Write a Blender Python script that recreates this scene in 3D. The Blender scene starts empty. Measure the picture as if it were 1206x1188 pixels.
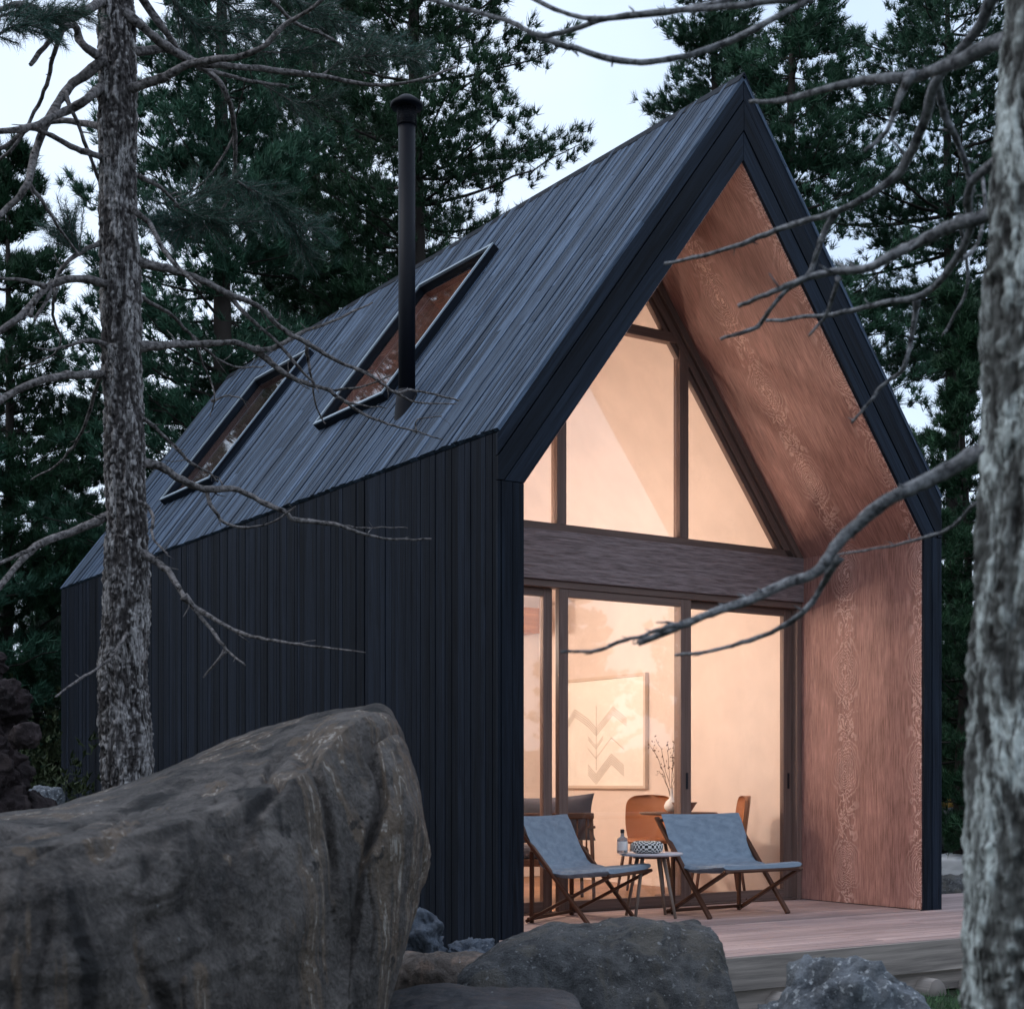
import bpy, math, random
import numpy as np
from mathutils import Vector, Matrix, noise
R_ = math.radians
random.seed(7); rng = np.random.default_rng(7)
scene = bpy.context.scene
col = scene.collection

# ------------------------------------------------------------------ camera
F, CX, CY, YAW = 1749.1, 601.1, 919.8, -0.5804          # photo is 1206 x 1188
CAM = Vector((-5.0258, -7.8039, 0.991))
cr = Vector((math.cos(YAW), math.sin(YAW), 0)); cf = Vector((-math.sin(YAW), math.cos(YAW), 0))
cam_d = bpy.data.cameras.new('camera'); cam = bpy.data.objects.new('camera', cam_d); col.objects.link(cam)
cam.location = CAM; cam.rotation_euler = (R_(90), 0, YAW)
cam_d.sensor_width = 36; cam_d.sensor_fit = 'HORIZONTAL'; cam_d.lens = F/1206*36
cam_d.shift_x = (603-CX)/1206; cam_d.shift_y = (CY-594)/1206
cam_d.clip_start = 0.05; cam_d.clip_end = 1000
cam_d.dof.use_dof = True; cam_d.dof.focus_distance = 10.0; cam_d.dof.aperture_fstop = 5.6
scene.camera = cam
scene.render.resolution_x = 1024; scene.render.resolution_y = 1008

def U(px, py, d):
    """world point at photo pixel (px,py) and forward distance d"""
    return CAM + (cf + cr*((px-CX)/F) + Vector((0, 0, 1))*((CY-py)/F))*d

# ------------------------------------------------------------------ sky and sun (dusk, thin cloud)
SUN_EL, SUN_AZ = 48, 292          # degrees; azimuth clockwise from +y
EXPOSURE = 0.62
world = bpy.data.worlds.new('World'); scene.world = world; world.use_nodes = True
wn = world.node_tree; wn.nodes.clear()
wo = wn.nodes.new('ShaderNodeOutputWorld'); wb = wn.nodes.new('ShaderNodeBackground')
sky = wn.nodes.new('ShaderNodeTexSky'); sky.sky_type = 'NISHITA'; sky.sun_disc = False
sky.sun_elevation = R_(SUN_EL); sky.sun_rotation = R_(SUN_AZ); sky.air_density = 1.2; sky.dust_density = 2.0
tc = wn.nodes.new('ShaderNodeTexCoord'); nz = wn.nodes.new('ShaderNodeTexNoise')
nz.inputs['Scale'].default_value = 2.2; nz.inputs['Detail'].default_value = 5
rp = wn.nodes.new('ShaderNodeValToRGB')
rp.color_ramp.elements[0].position = .3; rp.color_ramp.elements[0].color = (5.0, 6.3, 8.3, 1)
rp.color_ramp.elements[1].position = .7; rp.color_ramp.elements[1].color = (8.7, 9.7, 11.2, 1)
mx = wn.nodes.new('ShaderNodeMixRGB'); mx.inputs[0].default_value = .78
wn.links.new(tc.outputs['Generated'], nz.inputs['Vector']); wn.links.new(nz.outputs['Fac'], rp.inputs['Fac'])
wn.links.new(sky.outputs['Color'], mx.inputs[1]); wn.links.new(rp.outputs['Color'], mx.inputs[2])
wn.links.new(mx.outputs['Color'], wb.inputs['Color']); wb.inputs['Strength'].default_value = 0.1
wn.links.new(wb.outputs['Background'], wo.inputs['Surface'])
sd = bpy.data.lights.new('sun', 'SUN'); sd.energy = 0.5; sd.angle = R_(20); sd.color = (1, .95, .9)
so = bpy.data.objects.new('sun', sd); col.objects.link(so)
az, el = R_(SUN_AZ), R_(SUN_EL)
so.rotation_euler = Vector((math.sin(az)*math.cos(el), math.cos(az)*math.cos(el), math.sin(el))).to_track_quat('Z', 'Y').to_euler()
scene.view_settings.view_transform = 'Standard'; scene.view_settings.look = 'None'
scene.view_settings.gamma = 1; scene.view_settings.exposure = EXPOSURE
scene.render.engine = 'CYCLES'
scene.cycles.max_bounces = 6; scene.cycles.diffuse_bounces = 3; scene.cycles.transparent_max_bounces = 12

# ------------------------------------------------------------------ helpers
class NT:
    """tiny node-graph helper"""
    def __init__(s, name):
        s.m = bpy.data.materials.new(name); s.m.use_nodes = True; s.t = s.m.node_tree
        s.b = s.t.nodes['Principled BSDF']; s.out = s.t.nodes['Material Output']
    def n(s, typ, **kw):
        q = s.t.nodes.new(typ)
        for k, v in kw.items(): setattr(q, k, v)
        return q
    def l(s, a, b): s.t.links.new(a, b)
    def put(s, v, sock):
        if isinstance(v, (int, float, tuple)): sock.default_value = v
        else: s.l(v, sock)
    def math(s, op, a, b=0.0, c=None):
        q = s.n('ShaderNodeMath', operation=op); s.put(a, q.inputs[0]); s.put(b, q.inputs[1])
        if c is not None: s.put(c, q.inputs[2])
        return q.outputs[0]
    def noise(s, vec, scale, detail=4, rough=.55, dist=0):
        q = s.n('ShaderNodeTexNoise'); s.l(vec, q.inputs['Vector']); q.inputs['Scale'].default_value = scale
        q.inputs['Detail'].default_value = detail; q.inputs['Roughness'].default_value = rough
        q.inputs['Distortion'].default_value = dist
        return q.outputs['Fac']
    def vor(s, vec, scale, feature='F1', out='Distance'):
        q = s.n('ShaderNodeTexVoronoi', feature=feature); s.l(vec, q.inputs['Vector']); q.inputs['Scale'].default_value = scale
        return q.outputs[out]
    def scale(s, vec, sc):
        q = s.n('ShaderNodeMapping'); s.l(vec, q.inputs['Vector']); q.inputs['Scale'].default_value = sc
        return q.outputs[0]
    def obj(s): return s.n('ShaderNodeTexCoord').outputs['Object']
    def uv(s): return s.n('ShaderNodeTexCoord').outputs['UV']
    def attr(s, name, out='Fac'): return s.n('ShaderNodeAttribute', attribute_name=name).outputs[out]
    def ramp(s, fac, stops):
        q = s.n('ShaderNodeValToRGB'); e = q.color_ramp.elements
        while len(e) < len(stops): e.new(.5)
        for i, (p, c) in enumerate(stops):
            e[i].position = p; e[i].color = (c[0], c[1], c[2], 1) if isinstance(c, tuple) else (c, c, c, 1)
        s.l(fac, q.inputs['Fac']); return q.outputs['Color']
    def mix(s, fac, a, b, mode='MIX'):
        q = s.n('ShaderNodeMixRGB', blend_type=mode); s.put(fac, q.inputs[0])
        for i, v in ((1, a), (2, b)):
            if isinstance(v, tuple): q.inputs[i].default_value = (v[0], v[1], v[2], 1)
            else: s.l(v, q.inputs[i])
        return q.outputs[0]
    def bump(s, h, dist=.01, st=1.0, prev=None):
        q = s.n('ShaderNodeBump'); q.inputs['Distance'].default_value = dist; q.inputs['Strength'].default_value = st
        s.l(h, q.inputs['Height'])
        if prev is not None: s.l(prev, q.inputs['Normal'])
        return q.outputs[0]
    def fin(s, c=None, rough=None, nrm=None, spec=None, metal=None):
        if c is not None: s.put((c[0], c[1], c[2], 1) if isinstance(c, tuple) else c, s.b.inputs['Base Color'])
        if rough is not None: s.put(rough, s.b.inputs['Roughness'])
        if nrm is not None: s.l(nrm, s.b.inputs['Normal'])
        if spec is not None: s.b.inputs['Specular IOR Level'].default_value = spec
        if metal is not None: s.b.inputs['Metallic'].default_value = metal
        return s.m

class MB:
    """collects faces, with a UV map in metres (v along the grain) and one random number per face"""
    def __init__(s): s.v = []; s.f = []; s.uv = []; s.r = []; s.sm = []
    def add(s, pts, faces, uvs=None, rnd=0.5, smooth=False):
        o = len(s.v); s.v += [tuple(p) for p in pts]
        for k, fc in enumerate(faces):
            s.f.append([o+i for i in fc]); s.r.append(rnd); s.sm.append(smooth)
            s.uv += uvs[k] if uvs else [(0, 0)]*len(fc)
    def obox(s, c, ax, ay, az, rnd=None):
        """box: centre and three half-axis vectors; grain runs along the longest"""
        c, A = Vector(c), [Vector(ax), Vector(ay), Vector(az)]
        Lh = [a.length for a in A]; k = Lh.index(max(Lh))
        if rnd is None: rnd = random.random()
        off = rnd*17.3; P = []
        sg = [(i, j, l) for i in (-1, 1) for j in (-1, 1) for l in (-1, 1)]
        for i, j, l in sg: P.append(c+A[0]*i+A[1]*j+A[2]*l)
        fs = [(0, 1, 3, 2), (4, 6, 7, 5), (0, 4, 5, 1), (2, 3, 7, 6), (0, 2, 6, 4), (1, 5, 7, 3)]
        if A[0].cross(A[1]).dot(A[2]) < 0: fs = [q[::-1] for q in fs]
        uvs = []
        for q in fs:
            inpl = [a for a in range(3) if len({sg[i][a] for i in q}) == 2]
            if k in inpl: va = k; ua = [a for a in inpl if a != k][0]
            else: ua, va = inpl
            uvs.append([(sg[i][ua]*Lh[ua]+off, sg[i][va]*Lh[va]+off*.37) for i in q])
        s.add(P, fs, uvs, rnd)
    def box(s, x0, x1, y0, y1, z0, z1, rnd=None):
        s.obox(((x0+x1)/2, (y0+y1)/2, (z0+z1)/2), ((x1-x0)/2, 0, 0), (0, (y1-y0)/2, 0), (0, 0, (z1-z0)/2), rnd)
    def bar(s, a, b, w, h, up=(0, 0, 1), rnd=None):
        a, b = Vector(a), Vector(b); d = (b-a); n = d.normalized(); sd_ = n.cross(Vector(up)).normalized(); u_ = sd_.cross(n)
        s.obox((a+b)/2, d/2, sd_*w/2, u_*h/2, rnd)
    def prism(s, poly, y0, y1, grain=None, rnd=None):
        """polygon in (x,z) extruded from y0 to y1; grain = unit (x,z) direction for v"""
        if rnd is None: rnd = random.random()
        g = grain or (0, 1); off = rnd*17.3
        ar = sum(poly[i][0]*poly[(i+1) % len(poly)][1]-poly[(i+1) % len(poly)][0]*poly[i][1] for i in range(len(poly)))
        if ar < 0: poly = poly[::-1]
        n = len(poly); P = [(x, y0, z) for x, z in poly]+[(x, y1, z) for x, z in poly]
        fs = [tuple(range(n)), tuple(range(2*n-1, n-1, -1))]
        def uv(i): x, _, z = P[i]; return (x*g[1]-z*g[0]+off, x*g[0]+z*g[1])
        uvs = [[uv(i) for i in fs[0]], [uv(i) for i in fs[1]]]
        for i in range(n):
            j = (i+1) % n; q = (i, i+n, j+n, j); fs.append(q)
            uvs.append([(P[k][1]+off, uv(k)[1]+uv(k)[0]) for k in q])
        s.add(P, fs, uvs, rnd)
    def tube(s, pts, rad, seg=8, cap=True, rnd=.5, wob=0.0):
        pts = [Vector(p) for p in pts]; n = len(pts)
        if not isinstance(rad, (list, tuple)): rad = [rad]*n
        ref = Vector((0.13, .21, 1)).normalized(); P = []; prev = None; dist = 0; vv = []
        for i, p in enumerate(pts):
            t = (pts[min(i+1, n-1)]-pts[max(i-1, 0)]).normalized()
            a = (prev - t*prev.dot(t)).normalized() if prev is not None and (prev-t*prev.dot(t)).length > 1e-4 else t.cross(ref).normalized()
            b = t.cross(a); prev = a
            if i: dist += (p-pts[i-1]).length
            vv.append(dist)
            for k in range(seg):
                th = 2*math.pi*k/seg
                r = rad[i]*(1+wob*noise.noise(p*9+Vector((math.cos(th)*2, math.sin(th)*2, 0))))
                P.append(p+a*math.cos(th)*r+b*math.sin(th)*r)
        fs = []; uvs = []
        for i in range(n-1):
            for k in range(seg):
                k2 = (k+1) % seg; fs.append((i*seg+k, i*seg+k2, (i+1)*seg+k2, (i+1)*seg+k))
                c = 2*math.pi*rad[i]/seg
                uvs.append([(k*c, vv[i]), ((k+1)*c, vv[i]), ((k+1)*c, vv[i+1]), (k*c, vv[i+1])])
        if cap:
            fs.append(tuple(range(seg))[::-1]); uvs.append([(0, 0)]*seg)
            fs.append(tuple((n-1)*seg+k for k in range(seg))); uvs.append([(0, 0)]*seg)
        s.add(P, fs, uvs, rnd, True)
    def lathe(s, prof, c, seg=32, rnd=.5, smooth=True):
        c = Vector(c); P = []
        for r, z in prof:
            for k in range(seg):
                th = 2*math.pi*k/seg; P.append(c+Vector((r*math.cos(th), r*math.sin(th), z)))
        fs = []; uvs = []
        for i in range(len(prof)-1):
            for k in range(seg):
                k2 = (k+1) % seg; fs.append((i*seg+k, i*seg+k2, (i+1)*seg+k2, (i+1)*seg+k))
                uvs.append([(a/seg, prof[j][1]) for a, j in ((k, i), (k+1, i), (k+1, i+1), (k, i+1))])
        s.add(P, fs, uvs, rnd, smooth)
    def grid(s, fn, nu, nv, rnd=.5, smooth=True, closeu=False):
        P = [fn(i/(nu if closeu else nu-1), j/(nv-1)) for j in range(nv) for i in range(nu)]
        fs = []; uvs = []
        for j in range(nv-1):
            for i in range(nu if closeu else nu-1):
                i2 = (i+1) % nu; fs.append((j*nu+i, j*nu+i2, (j+1)*nu+i2, (j+1)*nu+i))
                uvs.append([(i/nu, j/nv), ((i+1)/nu, j/nv), ((i+1)/nu, (j+1)/nv), (i/nu, (j+1)/nv)])
        s.add(P, fs, uvs, rnd, smooth)
    def build(s, name, mat, parent=None, bevel=0, origin=None):
        me = bpy.data.meshes.new(name)
        v = s.v
        if origin is not None: v = [(a[0]-origin[0], a[1]-origin[1], a[2]-origin[2]) for a in v]
        me.from_pydata(v, [], s.f)
        ul = me.uv_layers.new(name='UVMap'); ul.data.foreach_set('uv', np.array(s.uv, 'f').ravel())
        at = me.attributes.new('rnd', 'FLOAT', 'FACE'); at.data.foreach_set('value', np.array(s.r, 'f'))
        me.polygons.foreach_set('use_smooth', np.array(s.sm, bool))
        me.materials.append(mat); me.update()
        o = bpy.data.objects.new(name, me); col.objects.link(o)
        if parent is not None: o.parent = parent
        if origin is not None: o.location = origin
        if bevel:
            b = o.modifiers.new('bevel', 'BEVEL'); b.width = bevel; b.segments = 2; b.limit_method = 'ANGLE'
        return o

def empty(name, loc=(0, 0, 0), rz=0, sc=1):
    o = bpy.data.objects.new(name, None); col.objects.link(o); o.location = loc; o.rotation_euler = (0, 0, rz)
    o.empty_display_size = .2; o.scale = (sc, sc, sc); return o
def tag(o, label=None, cat=None, group=None, kind=None):
    if label: o['label'] = label
    if cat: o['category'] = cat
    if group: o['group'] = group
    if kind: o['kind'] = kind
    return o
def soup(name, verts, faces_per, mat, parent=None, k=3):
    """fast mesh from a flat array of separate k-gons; verts (N,k,3)"""
    N = len(verts); me = bpy.data.meshes.new(name)
    me.vertices.add(N*k); me.vertices.foreach_set('co', np.asarray(verts, 'f').ravel())
    me.loops.add(N*k); me.loops.foreach_set('vertex_index', np.arange(N*k, dtype='i'))
    me.polygons.add(N); me.polygons.foreach_set('loop_start', np.arange(0, N*k, k, dtype='i'))
    if faces_per is not None:
        at = me.attributes.new('rnd', 'FLOAT', 'FACE'); at.data.foreach_set('value', np.asarray(faces_per, 'f'))
    me.materials.append(mat); me.update(calc_edges=True)
    o = bpy.data.objects.new(name, me); col.objects.link(o)
    if parent is not None: o.parent = parent
    return o

# ------------------------------------------------------------------ materials
def wood(name, dark, light, rough=.6, bump=.004, var=.5, gs=1.0, spec=.3, streak=0.5):
    t = NT(name); uv = t.uv(); r = t.attr('rnd')
    g = t.noise(t.scale(uv, (60*gs, 2.2*gs, 1)), 1, 6, .65, .4)
    g2 = t.noise(t.scale(uv, (14*gs, .7*gs, 1)), 1, 4, .6, 1.2)
    f = t.math('ADD', t.math('MULTIPLY', g, .55), t.math('MULTIPLY', g2, .45))
    c = t.ramp(f, [(.36, dark), (.64, light)])
    v = t.math('ADD', t.math('MULTIPLY', r, var), 1-var*.5)
    cc = t.n('ShaderNodeVectorMath', operation='SCALE'); t.l(c, cc.inputs[0]); t.l(v, cc.inputs['Scale'])
    rr = t.math('ADD', t.math('MULTIPLY', g, .3), rough-.15)
    return t.fin(cc.outputs[0], rr, t.bump(f, bump, 1), spec)
def plain(name, c, rough=.5, metal=0, spec=.5, bump=0, bs=60):
    t = NT(name)
    n = t.noise(t.obj(), bs, 4)
    c2 = t.mix(t.noise(t.obj(), 3, 3), tuple(x*.86 for x in c), tuple(min(1, x*1.1) for x in c))
    return t.fin(c2, rough, t.bump(n, bump or .0005, .4), spec, metal)

M = {}
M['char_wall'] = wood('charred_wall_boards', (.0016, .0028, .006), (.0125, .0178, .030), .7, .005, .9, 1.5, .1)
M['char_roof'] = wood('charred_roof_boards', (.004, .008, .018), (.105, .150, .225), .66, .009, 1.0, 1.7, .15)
M['char_trim'] = wood('charred_trim_boards', (.0016, .0028, .006), (.015, .0225, .037), .66, .007, .8, .8, .12)
M['dark'] = plain('dark_backing', (.01, .011, .013), .8)
M['frame'] = wood('window_frame_wood', (.12, .076, .064), (.23, .155, .132), .5, .0015, .2, .8)
M['cream'] = plain('cream_paint', (.78, .67, .605), .75, 0, .2, .001, 35)
M['floor_in'] = wood('interior_floor_wood', (.22, .11, .06), (.38, .2, .11), .45, .001, .4)
M['deck'] = wood('deck_boards', (.26, .185, .175), (.50, .375, .36), .62, .003, .35)
M['deck_side'] = wood('deck_edge_wood', (.11, .095, .088), (.42, .36, .32), .7, .008, .3, .35)
M['walnut'] = wood('walnut_wood', (.045, .018, .010), (.12, .05, .028), .45, .001, .2)
M['oak'] = wood('oak_wood', (.34, .13, .04), (.5, .22, .08), .5, .001, .2)
M['metal_dark'] = plain('dark_metal', (.012, .014, .02), .45, .3)
M['flue'] = plain('black_flue_metal', (.004, .005, .009), .55, 0, .15)
M['zinc'] = plain('zinc_trim', (.27, .33, .39), .5, 0)
M['leather'] = plain('tan_leather', (.34, .12, .045), .5, 0, .4, .001, 120)
M['white'] = plain('white_ceramic', (.78, .75, .74), .35)
M['bowl'] = plain('bowl_wood', (.12, .045, .03), .45)
M['pillow'] = plain('grey_cushion_cloth', (.13, .12, .14), .95, 0, .1, .002, 300)
M['marble'] = plain('pale_table_top', (.62, .6, .64), .4)

def mk_plywood(name, dark, light, line):
    t = NT(name); uv = t.uv(); T = .79
    sx = t.n('ShaderNodeSeparateXYZ'); t.l(uv, sx.inputs[0]); u, v = sx.outputs[0], sx.outputs[1]
    wob = t.math('MULTIPLY', t.math('SUBTRACT', t.noise(t.scale(uv, (5, 3, 1)), 1, 2), .5), .07)
    uu = t.math('MULTIPLY', t.math('SUBTRACT', t.math('FRACT', t.math('ADD', t.math('DIVIDE', u, T), .5)), .5), T)
    du = t.math('ADD', uu, wob)
    w = t.math('ABSOLUTE', du)
    e = t.math('POWER', 2.718, t.math('MULTIPLY', t.math('MULTIPLY', du, du), -1/(.10**2)))
    ph = t.math('MULTIPLY', v, 2*math.pi/T)
    wave = t.math('ADD', t.math('MULTIPLY', t.math('COSINE', ph), .5), t.math('MULTIPLY', t.math('COSINE', t.math('MULTIPLY', ph, 2)), .22))
    wave = t.math('ADD', wave, t.math('MULTIPLY', t.noise(t.scale(uv, (10, 7, 1)), 1, 4, .6, .5), 1.15))
    h = t.math('ADD', t.math('MULTIPLY', e, wave), t.math('MULTIPLY', w, 1.2))
    ln = t.math('SINE', t.math('MULTIPLY', h, 48))
    lm = t.math('POWER', t.math('MAXIMUM', ln, 0.0), 1.4)
    msk = t.math('POWER', 2.718, t.math('MULTIPLY', t.math('MULTIPLY', du, du), -1/(.10**2)))
    lm2 = t.math('MULTIPLY', lm, t.math('ADD', t.math('MULTIPLY', msk, .95), .05))
    g = t.noise(t.scale(uv, (95, 5, 1)), 1, 5, .7, .3)
    g2 = t.noise(t.scale(uv, (8, 1.5, 1)), 1, 4, .6, .8)
    blot = t.noise(t.scale(uv, (2.2, 1.6, 1)), 1, 4, .6, .5)
    f = t.math('ADD', t.math('MULTIPLY', g, .62), t.math('ADD', t.math('MULTIPLY', g2, .13), t.math('MULTIPLY', blot, .25)))
    base = t.ramp(f, [(.38, dark), (.62, light)])
    c = t.mix(t.math('MULTIPLY', lm2, .85), base, line)
    hh = t.math('ADD', t.math('MULTIPLY', g, .5), t.math('MULTIPLY', lm2, .8))
    return t.fin(c, .55, t.bump(hh, .003, .8), .3)
M['ply'] = mk_plywood('stained_plywood', (.19, .092, .078), (.52, .285, .245), (.80, .56, .49))

def mk_beam():
    t = NT('weathered_beam_wood'); uv = t.uv()
    d = t.noise(t.scale(uv, (6, 2.2, 1)), 1, 3, .5, .6)
    sx = t.n('ShaderNodeSeparateXYZ'); t.l(uv, sx.inputs[0])
    ph = t.math('ADD', t.math('MULTIPLY', sx.outputs[0], 95), t.math('MULTIPLY', d, 16))
    ln = t.math('POWER', t.math('MAXIMUM', t.math('SINE', ph), 0.0), 2)
    g = t.noise(t.scale(uv, (70, 4, 1)), 1, 5, .7)
    base = t.ramp(g, [(.38, (.14, .105, .104)), (.62, (.31, .245, .25))])
    c = t.mix(t.math('MULTIPLY', ln, .38), base, (.33, .27, .27))
    return t.fin(c, .6, t.bump(t.math('ADD', ln, g), .003, .8), .3)
M['beam'] = mk_beam()

def mk_glass(name, tint=(1, 1, 1), boost=1.0):
    t = NT(name); t.t.nodes.remove(t.b)
    ge = t.n('ShaderNodeNewGeometry'); dt_ = t.n('ShaderNodeVectorMath', operation='DOT_PRODUCT')
    t.l(ge.outputs['Incoming'], dt_.inputs[0]); t.l(ge.outputs['Normal'], dt_.inputs[1])
    k_ = t.math('SUBTRACT', 1.0, t.math('ABSOLUTE', dt_.outputs['Value']))      # Schlick: same from both sides of a thin pane
    f = t.math('MINIMUM', t.math('MULTIPLY', t.math('ADD', .04, t.math('MULTIPLY', t.math('POWER', k_, 5.0), .96)), boost), 1.0)
    tr = t.n('ShaderNodeBsdfTransparent'); tr.inputs[0].default_value = (*tint, 1)
    gl = t.n('ShaderNodeBsdfGlossy'); gl.inputs['Roughness'].default_value = .012
    nz_ = t.noise(t.obj(), 1.4, 2); t.l(t.bump(nz_, .002, .5), gl.inputs['Normal'])
    m = t.n('ShaderNodeMixShader'); t.l(f, m.inputs[0]); t.l(tr.outputs[0], m.inputs[1]); t.l(gl.outputs[0], m.inputs[2])
    t.l(m.outputs[0], t.out.inputs[0]); return t.m
M['glass'] = mk_glass('window_glass', (.99, .99, .98), 1.9)
M['glass_roof'] = mk_glass('roof_glass', (.85, .88, .88), .7)

def mk_rock(name, dark, light, stain, scale=1.0, rough=.85, bump=.03, speck=(.55, .55, .57), speckthr=.74):
    t = NT(name); o = t.obj(); s_ = scale
    a = t.noise(o, 1.6*s_, 8, .62, .6); b = t.noise(o, 9*s_, 8, .7); c = t.noise(o, 45*s_, 6, .7)
    cr_ = t.vor(t.scale(o, (1, 1, .45)), 3.2*s_, 'DISTANCE_TO_EDGE')
    f = t.math('ADD', t.math('MULTIPLY', a, .5), t.math('ADD', t.math('MULTIPLY', b, .32), t.math('MULTIPLY', c, .18)))
    base = t.ramp(f, [(.40, dark), (.60, light)])
    # vertical mineral stains
    sn = t.noise(t.scale(o, (2.3*s_, 2.3*s_, .35*s_)), 1, 5, .6, 1.0)
    base = t.mix(t.ramp(sn, [(.53, 0.0), (.64, .7)]), base, stain)
    sp = t.noise(o, 17*s_, 3, .6); 
    base = t.mix(t.ramp(sp, [(speckthr-.04, 0.0), (speckthr+.03, .8)]), base, speck)
    h = t.math('ADD', t.math('MULTIPLY', b, .7), t.math('MULTIPLY', c, .35))
    h2 = t.math('ADD', h, t.math('MULTIPLY', a, .8))
    return t.fin(base, t.math('ADD', t.math('MULTIPLY', b, .25), rough-.15), t.bump(h2, bump, 1), .35)
M['rock_big'] = mk_rock('large_boulder_stone', (.018, .016, .016), (.105, .090, .083), (.15, .10, .066), 1.0, .72, .05, (.5, .5, .52), .755)
def mk_boulder():
    t = NT('streaked_boulder_stone'); o = t.obj()
    a = t.noise(o, 1.7, 8, .65, .6); b = t.noise(o, 11, 8, .72); c = t.noise(o, 70, 6, .7)
    f = t.math('ADD', t.math('MULTIPLY', a, .42), t.math('ADD', t.math('MULTIPLY', b, .33), t.math('MULTIPLY', c, .25)))
    base = t.ramp(f, [(.40, (.028, .025, .025)), (.50, (.108, .095, .089)), (.60, (.23, .205, .19))])
    wv = t.noise(t.scale(o, (3.6, 3.6, .30)), 1, 6, .56, .45)
    base = t.mix(t.ramp(wv, [(.36, .85), (.44, 0.0)]), base, (.010, .010, .012))
    base = t.mix(t.ramp(wv, [(.545, 0.0), (.57, .8), (.60, .8), (.64, 0.0)]), base, (.20, .148, .108))
    thin = t.math('ABSOLUTE', t.math('SUBTRACT', wv, .588)); vein = t.math('LESS_THAN', thin, .006)
    vm = t.math('MULTIPLY', vein, t.ramp(b, [(.47, 0.0), (.55, .95)]))
    base = t.mix(vm, base, (.50, .46, .42))
    sp = t.noise(o, 26, 3, .6); base = t.mix(t.ramp(sp, [(.72, 0.0), (.76, .8)]), base, (.42, .43, .45))
    blk = t.noise(o, 8, 4, .6); base = t.mix(t.ramp(blk, [(.66, 0.0), (.70, .8)]), base, (.012, .013, .016))
    pits = t.vor(o, 38, 'SMOOTH_F1')
    h = t.math('ADD', t.math('MULTIPLY', b, .8), t.math('MULTIPLY', c, .5)); h = t.math('ADD', h, t.math('MULTIPLY', pits, .4))
    h = t.math('ADD', h, t.math('MULTIPLY', wv, 1.6))
    return t.fin(base, t.math('ADD', t.math('MULTIPLY', b, .3), .52), t.bump(h, .06, 1), .3)
M['rock_big'] = mk_boulder()
M['rock_grey'] = mk_rock('grey_boulder_stone', (.028, .030, .034), (.17, .172, .178), (.17, .155, .135), 2.6, .85, .07, (.36, .37, .38), .66)
M['rock_pale'] = mk_rock('pale_rough_stone', (.06, .068, .082), (.30, .33, .37), (.16, .17, .18), 2.2, .85, .04, (.6, .64, .68), .62)
M['rock_red'] = mk_rock('dark_reddish_stone', (.014, .009, .010), (.07, .05, .053), (.10, .075, .075), 2.2, .9, .05)
M['rock_blue'] = mk_rock('bluish_rough_stone', (.05, .062, .085), (.17, .20, .25), (.14, .16, .2), 3.2, .9, .035)
M['rock_dark'] = mk_rock('dark_smooth_stone', (.018, .019, .023), (.05, .052, .06), (.07, .068, .07), 1.5, .6, .012)
M['rock_brown'] = mk_rock('brown_stone', (.055, .046, .042), (.17, .14, .125), (.26, .18, .14), 2.2, .85, .03)

def mk_bark(name, crack, mid, pale, ps=1.0, lich=.55):
    t = NT(name); o = t.obj(); h = t.attr('relief')
    n1 = t.noise(t.scale(o, (105*ps, 105*ps, 17*ps)), 1, 7, .7, .5)
    n2 = t.noise(t.scale(o, (16*ps, 16*ps, 3.5*ps)), 1, 5, .65, .8)
    f = t.math('ADD', t.math('MULTIPLY', h, .38), t.math('MULTIPLY', n1, .62))
    base = t.ramp(f, [(.36, crack), (.50, mid), (.66, pale)])
    base = t.mix(t.ramp(n2, [(.35, .55), (.6, 0.0)]), base, mid)
    pt_ = t.noise(t.scale(o, (9*ps, 9*ps, 3.2*ps)), 1, 5, .62, .8)
    base = t.mix(t.math('MULTIPLY', t.ramp(pt_, [(.50, 0.0), (.58, lich)]), t.ramp(n1, [(.40, 0.0), (.52, 1.0)])), base, tuple(min(.75, x*1.15) for x in pale))
    return t.fin(base, .85, t.bump(t.math('ADD', n1, n2), .012/ps, 1), .25)
M['bark'] = mk_bark('rough_grey_bark', (.010, .008, .008), (.075, .067, .067), (.50, .48, .48))
M['bark_near'] = mk_bark('lichen_grey_bark', (.012, .011, .010), (.13, .135, .13), (.56, .62, .61), .9, .95)
def mk_twig(name, d, l):
    t = NT(name); o = t.obj(); n = t.noise(t.scale(o, (1, 1, 1)), 45, 5, .7)
    return t.fin(t.ramp(n, [(.36, d), (.66, l)]), .85, t.bump(n, .008, 1), .2)
M['twig'] = mk_twig('dead_branch_bark', (.020, .018, .018), (.26, .24, .24))
M['twig_near'] = mk_twig('grey_branch_bark', (.034, .035, .040), (.30, .31, .33))
M['bg_bark'] = plain('dark_pine_bark', (.03, .023, .02), .9)
def mk_needle(name, a, b, tr=.25):
    t = NT(name); r = t.attr('rnd'); n = t.noise(t.obj(), .9, 3)
    c = t.ramp(t.math('ADD', t.math('MULTIPLY', r, .6), t.math('MULTIPLY', n, .4)), [(.2, a), (.8, b)])
    oi = t.n('ShaderNodeObjectInfo'); hs = t.n('ShaderNodeHueSaturation'); t.l(c, hs.inputs['Color'])
    t.l(t.math('ADD', t.math('MULTIPLY', oi.outputs['Random'], .05), .465), hs.inputs['Hue']); t.l(t.math('ADD', t.math('MULTIPLY', oi.outputs['Random'], .5), .85), hs.inputs['Value']); c = hs.outputs[0]
    t.fin(c, .6, None, .25)
    return t.m
M['needle'] = mk_needle('pine_needles', (.010, .036, .021), (.040, .105, .062))
M['needle_near'] = mk_needle('blue_green_needles', (.020, .052, .040), (.05, .105, .085))
M['leaf'] = mk_needle('bush_leaves', (.014, .026, .010), (.05, .07, .03))
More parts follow.
